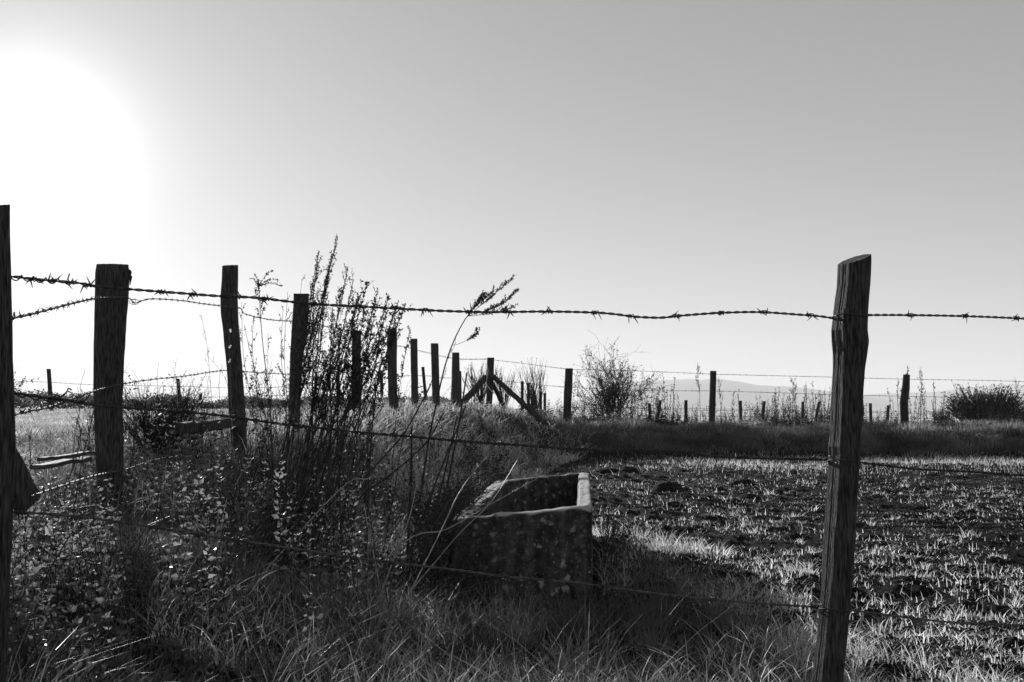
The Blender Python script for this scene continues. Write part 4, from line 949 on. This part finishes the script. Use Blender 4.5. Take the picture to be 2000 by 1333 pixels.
put_broom('small vase-shaped broom between the corner post and the stout post', xg(1041, 34), 34, 205, 1.75, .55, 34, top=712, sub=7, r=.012, tw=.005, leafsize=.035, dens=12)
put_broom('dark dense broom bush at the right edge on the bank', xg(1925, 25), 25, 206, 1.05, .95, 240, top=758, sub=10, r=.009, tw=.0035, leafsize=.040, dens=34)
put_broom('low dark broom merging with the right flank of the dense one', xg(1992, 25), 25.3, 207, .78, .55, 110, sub=8, r=.010, tw=.004, leafsize=.034, dens=16)
put_broom('small dark broom left of the dense broom bush at right', xg(1838, 24), 24, 208, .55, .24, 50, sub=7, r=.008, tw=.003, leafsize=.03, dens=16)

def bare_shrub(seed, H, Wd, n, depth=3, leafsize=.03, leaf_n=5, r0=.014, lean=0.0):
    rs = np.random.RandomState(seed); m = Mesh(); C = []; D = []
    def grow(b, v, L, r, d):
        k = 5; p = [b]; u = v.copy()
        for i in range(k-1):
            u = u+rs.normal(size=3)*.16; u[2] += .05; u /= np.linalg.norm(u); p.append(p[-1]+u*L/(k-1))
        p = np.array(p); m.tube(p, np.linspace(r, r*.55, k), sides=4 if r > .006 else 3, cap=False)
        if d > 0:
            for _ in range(rs.randint(3, 6)):
                i = rs.randint(1, k); w = u+rs.normal(size=3)*.55; w[2] += .12; w /= np.linalg.norm(w); grow(p[i], w, L*rs.uniform(.45, .75), max(r*.5, .0028), d-1)
        else:
            for _ in range(rs.poisson(leaf_n)): C.append(p[rs.randint(0, k)]); D.append(rs.normal(size=3))
    for k in range(n):
        a = rs.uniform(0, 6.283); s = rs.rand()**.6; v = np.array([math.cos(a)*s*Wd/H+lean, math.sin(a)*s*Wd/H, 1.0]); v /= np.linalg.norm(v)
        grow(np.array([rs.normal()*.12, rs.normal()*.12, -.05]), v, H*.55*rs.uniform(.8, 1.1), r0*rs.uniform(.6, 1), depth)
    lf = Mesh(); C = np.array(C); ll = rs.uniform(.6, 1.4, len(C))*leafsize; lf.leaves(C, np.array(D), ll, ll*.6, rs); return m, lf
def put_shrub(name, label, x, Y, sd, H, Wd, n, cat='shrub', **kw):
    m, lf = bare_shrub(sd, H, Wd, n, **kw); root = thing(name, label, cat, (x, Y, gz(x, Y)))
    o = m.build('branches', M['twig'], None, origin=np.zeros(3)); o.parent = root; o = lf.build('leaves', M['seed'], None, origin=np.zeros(3)); o.parent = root
put_shrub('thorn_shrub', 'round half-bare thorn shrub between the stout post and the pale hill', xg(1192, 24.5), 24.5, 309, 1.80, 1.10, 26, leafsize=.034, leaf_n=3, r0=.018)
put_shrub('thorn_shrub', 'small loose shrub between the stout post and the round thorn shrub', xg(1135, 23.5), 23.5, 302, 1.25, .55, 5, depth=2, leafsize=.03, leaf_n=4, r0=.008)
put_shrub('thorn_shrub', 'wiry low shrub left of the slanted-top post on the bank', xg(1545, 23.5), 23.5, 303, .95, .9, 7, depth=2, leafsize=.022, leaf_n=3, r0=.007)
put_shrub('small_tree', 'distant dark little tree at the left edge beyond the field', xg(22, 48), 48, 304, 2.2, .45, 5, cat='tree', leafsize=.09, leaf_n=3, r0=.03)
# distant hedge along the crest of the left field
m = Mesh(); rs = np.random.RandomState(8)
n = 26000; X = rs.uniform(xg(-80, 44), xg(880, 44), n); Y = 44+rs.uniform(-1.5, 1.5, n); px = 1000+X/Y*FPX
hh = (.50+.45*np.exp(-((px-60)/50)**2))*(.5+.9*vn(X*.6, Y*0+2)); Z = ground_z(X, Y)+rs.rand(n)**.8*hh+.1
m.leaves(np.stack([X, Y, Z], 1), rs.normal(size=(n, 3))+[0, 0, .5], rs.uniform(.06, .16, n), rs.uniform(.03, .08, n), rs)
tag(m.build('hedge', M['grass_bank']), 'low dark hedge along the far edge of the left field', 'hedge', kind='stuff')

# ------------------------------------------------------------------ dried weeds along the cross bank, every one its own object
def dried_weed(seed, H, kind):
    rs = np.random.RandomState(seed); w = Weed(seed)
    t = np.linspace(0, 1, 7)[:, None]; lean = rs.normal(size=2)*.07
    p = np.concatenate([lean[0]*H*t**1.5, lean[1]*H*t**1.5, H*t-.05], 1)+rs.normal(size=(7, 3))*.006
    w.s.tube(p, np.linspace(.0060, .0025, 7), sides=4)
    if kind == 0: w.branch(p, .35, 1, 9, .12, .05, ang=.7, dens=70, size=.030, r=.0028, sub=False)
    elif kind == 1: w.branch(p, .3, 1, 12, .07, .04, ang=1.0, dens=110, size=.036, r=.0024, sub=False)
    elif kind == 2:
        w.branch(p, .6, 1, 7, .16, .10, ang=.6, dens=40, size=.026, r=.0024, sub=True)
    else: w.buds(p[3:], 90, .034); w.branch(p, .8, 1, 3, .06, .04, dens=90, size=.03, r=.002, sub=False)
    return w
protos = []
for k in range(8):
    w = dried_weed(400+k, 1.0, k % 4); root = thing('dried_weed', 'dried weed stalk on the bank behind the field', 'weed', (0, 0, 0), 'dried weeds along the bank fence')
    for mm, nm, mt in ((w.s, 'stalk', M['stalk']), (w.l, 'seed_heads', M['seed'])):
        o = mm.build(nm, mt, None, origin=np.zeros(3)); o.parent = root
    protos.append(root)
used = [False]*8
def put_weed(k, px, Y, h, label=None):
    x = xg(px, Y); loc = (x, Y, gz(x, Y))
    if used[k]: r = dup(protos[k], loc, RS.uniform(0, 6.28), h, label)
    else:
        r = protos[k]; used[k] = True; r.location = loc; r.rotation_euler = (0, 0, RS.uniform(0, 6.28)); r.scale = (h, h, h)
    if label:
        r['label'] = label
        if 'group' in r: del r['group']
    else:
        where = ('around the stout post and the thorn shrub' if px < 1255 else 'between the thorn shrub and the plain square post' if px < 1390 else 'between the plain square post and the slanted-top post' if px < 1660 else
                 'between the slanted-top post and the kneed post' if px < 1768 else 'right of the kneed post, up to the dense broom' if px < 1880 else 'around the dense broom at the right edge')
        r['label'] = 'dried weed on the bank '+where; r['group'] = 'dried weeds '+where
for k in range(270):
    px = RS.uniform(1100, 2060) if k % 3 else RS.uniform(1230, 1700); Y = RS.uniform(21.6, 24.0)
    h = RS.uniform(.34, .80)*(.6+.8*float(vn(px*.02, 3.3)))
    put_weed(RS.randint(8), px, Y, h*(1.45 if k % 11 == 0 else 1))
for px, top, k, lab in [(1300, 735, 1, 'tall dried weed with clustered heads left of the plain square post'), (1368, 712, 2, 'tallest wiry weed just left of the plain square post'), (1440, 755, 0, 'branched weed right of the plain square post'), (1545, 757, 2, 'upright weed inside the wiry low shrub'), (1605, 757, 0, 'dried weed close to the left of the slanted-top post'), (1752, 738, 3, 'thin dark weed just left of the kneed post'), (1820, 742, 3, 'tall dark weed spike right of the kneed post'), (1790, 762, 1, 'shorter weed between the kneed post and the dark spike'), (1876, 765, 3, 'thin spike sticking out of the dense broom bush'), (1988, 775, 0, 'weed at the right edge in front of the low broom')]:
    Y = 22.6; x = xg(px, Y); H = P(px, top, Y)[2]-gz(x, Y); put_weed(k, px, Y, H, lab)
# weeds along the bank crest between the receding posts
for k in range(46):
    px = RS.uniform(640, 1100); Y = RS.uniform(14, 23); h = RS.uniform(.2, .5)
    if xg(px, Y) > toe(Y)-.3 or xg(px, Y) < crest(Y)-1.2: continue
    x = xg(px, Y); r = dup(protos[RS.randint(8)], (x, Y, gz(x, Y)), RS.uniform(0, 6.28), h, 'dried weed among the receding posts on the left bank'); r['group'] = 'dried weeds on the left bank'

# ------------------------------------------------------------------ haze
def build_haze():
    m = Mesh(); x0, x1, y0, y1, z0, z1 = -9100, 9100, -9100, 9100, -47, 185
    v = [(x0, y0, z0), (x1, y0, z0), (x1, y1, z0), (x0, y1, z0), (x0, y0, z1), (x1, y0, z1), (x1, y1, z1), (x0, y1, z1)]
    m.add(v, [(0, 3, 2, 1), (4, 5, 6, 7), (0, 1, 5, 4), (1, 2, 6, 5), (2, 3, 7, 6), (3, 0, 4, 7)])
    hm = bpy.data.materials.new('haze'); hm.use_nodes = True; t = hm.node_tree; t.nodes.clear()
    out = t.nodes.new('ShaderNodeOutputMaterial'); pv = t.nodes.new('ShaderNodeVolumePrincipled')
    pv.inputs['Color'].default_value = (1, 1, 1, 1); pv.inputs['Density'].default_value = HAZE_DENSITY; pv.inputs['Anisotropy'].default_value = HAZE_ANISO
    t.links.new(pv.outputs[0], out.inputs['Volume'])
    tag(m.build('haze', hm), 'pale bright haze over the valley and hills', 'haze', kind='stuff')
build_haze()
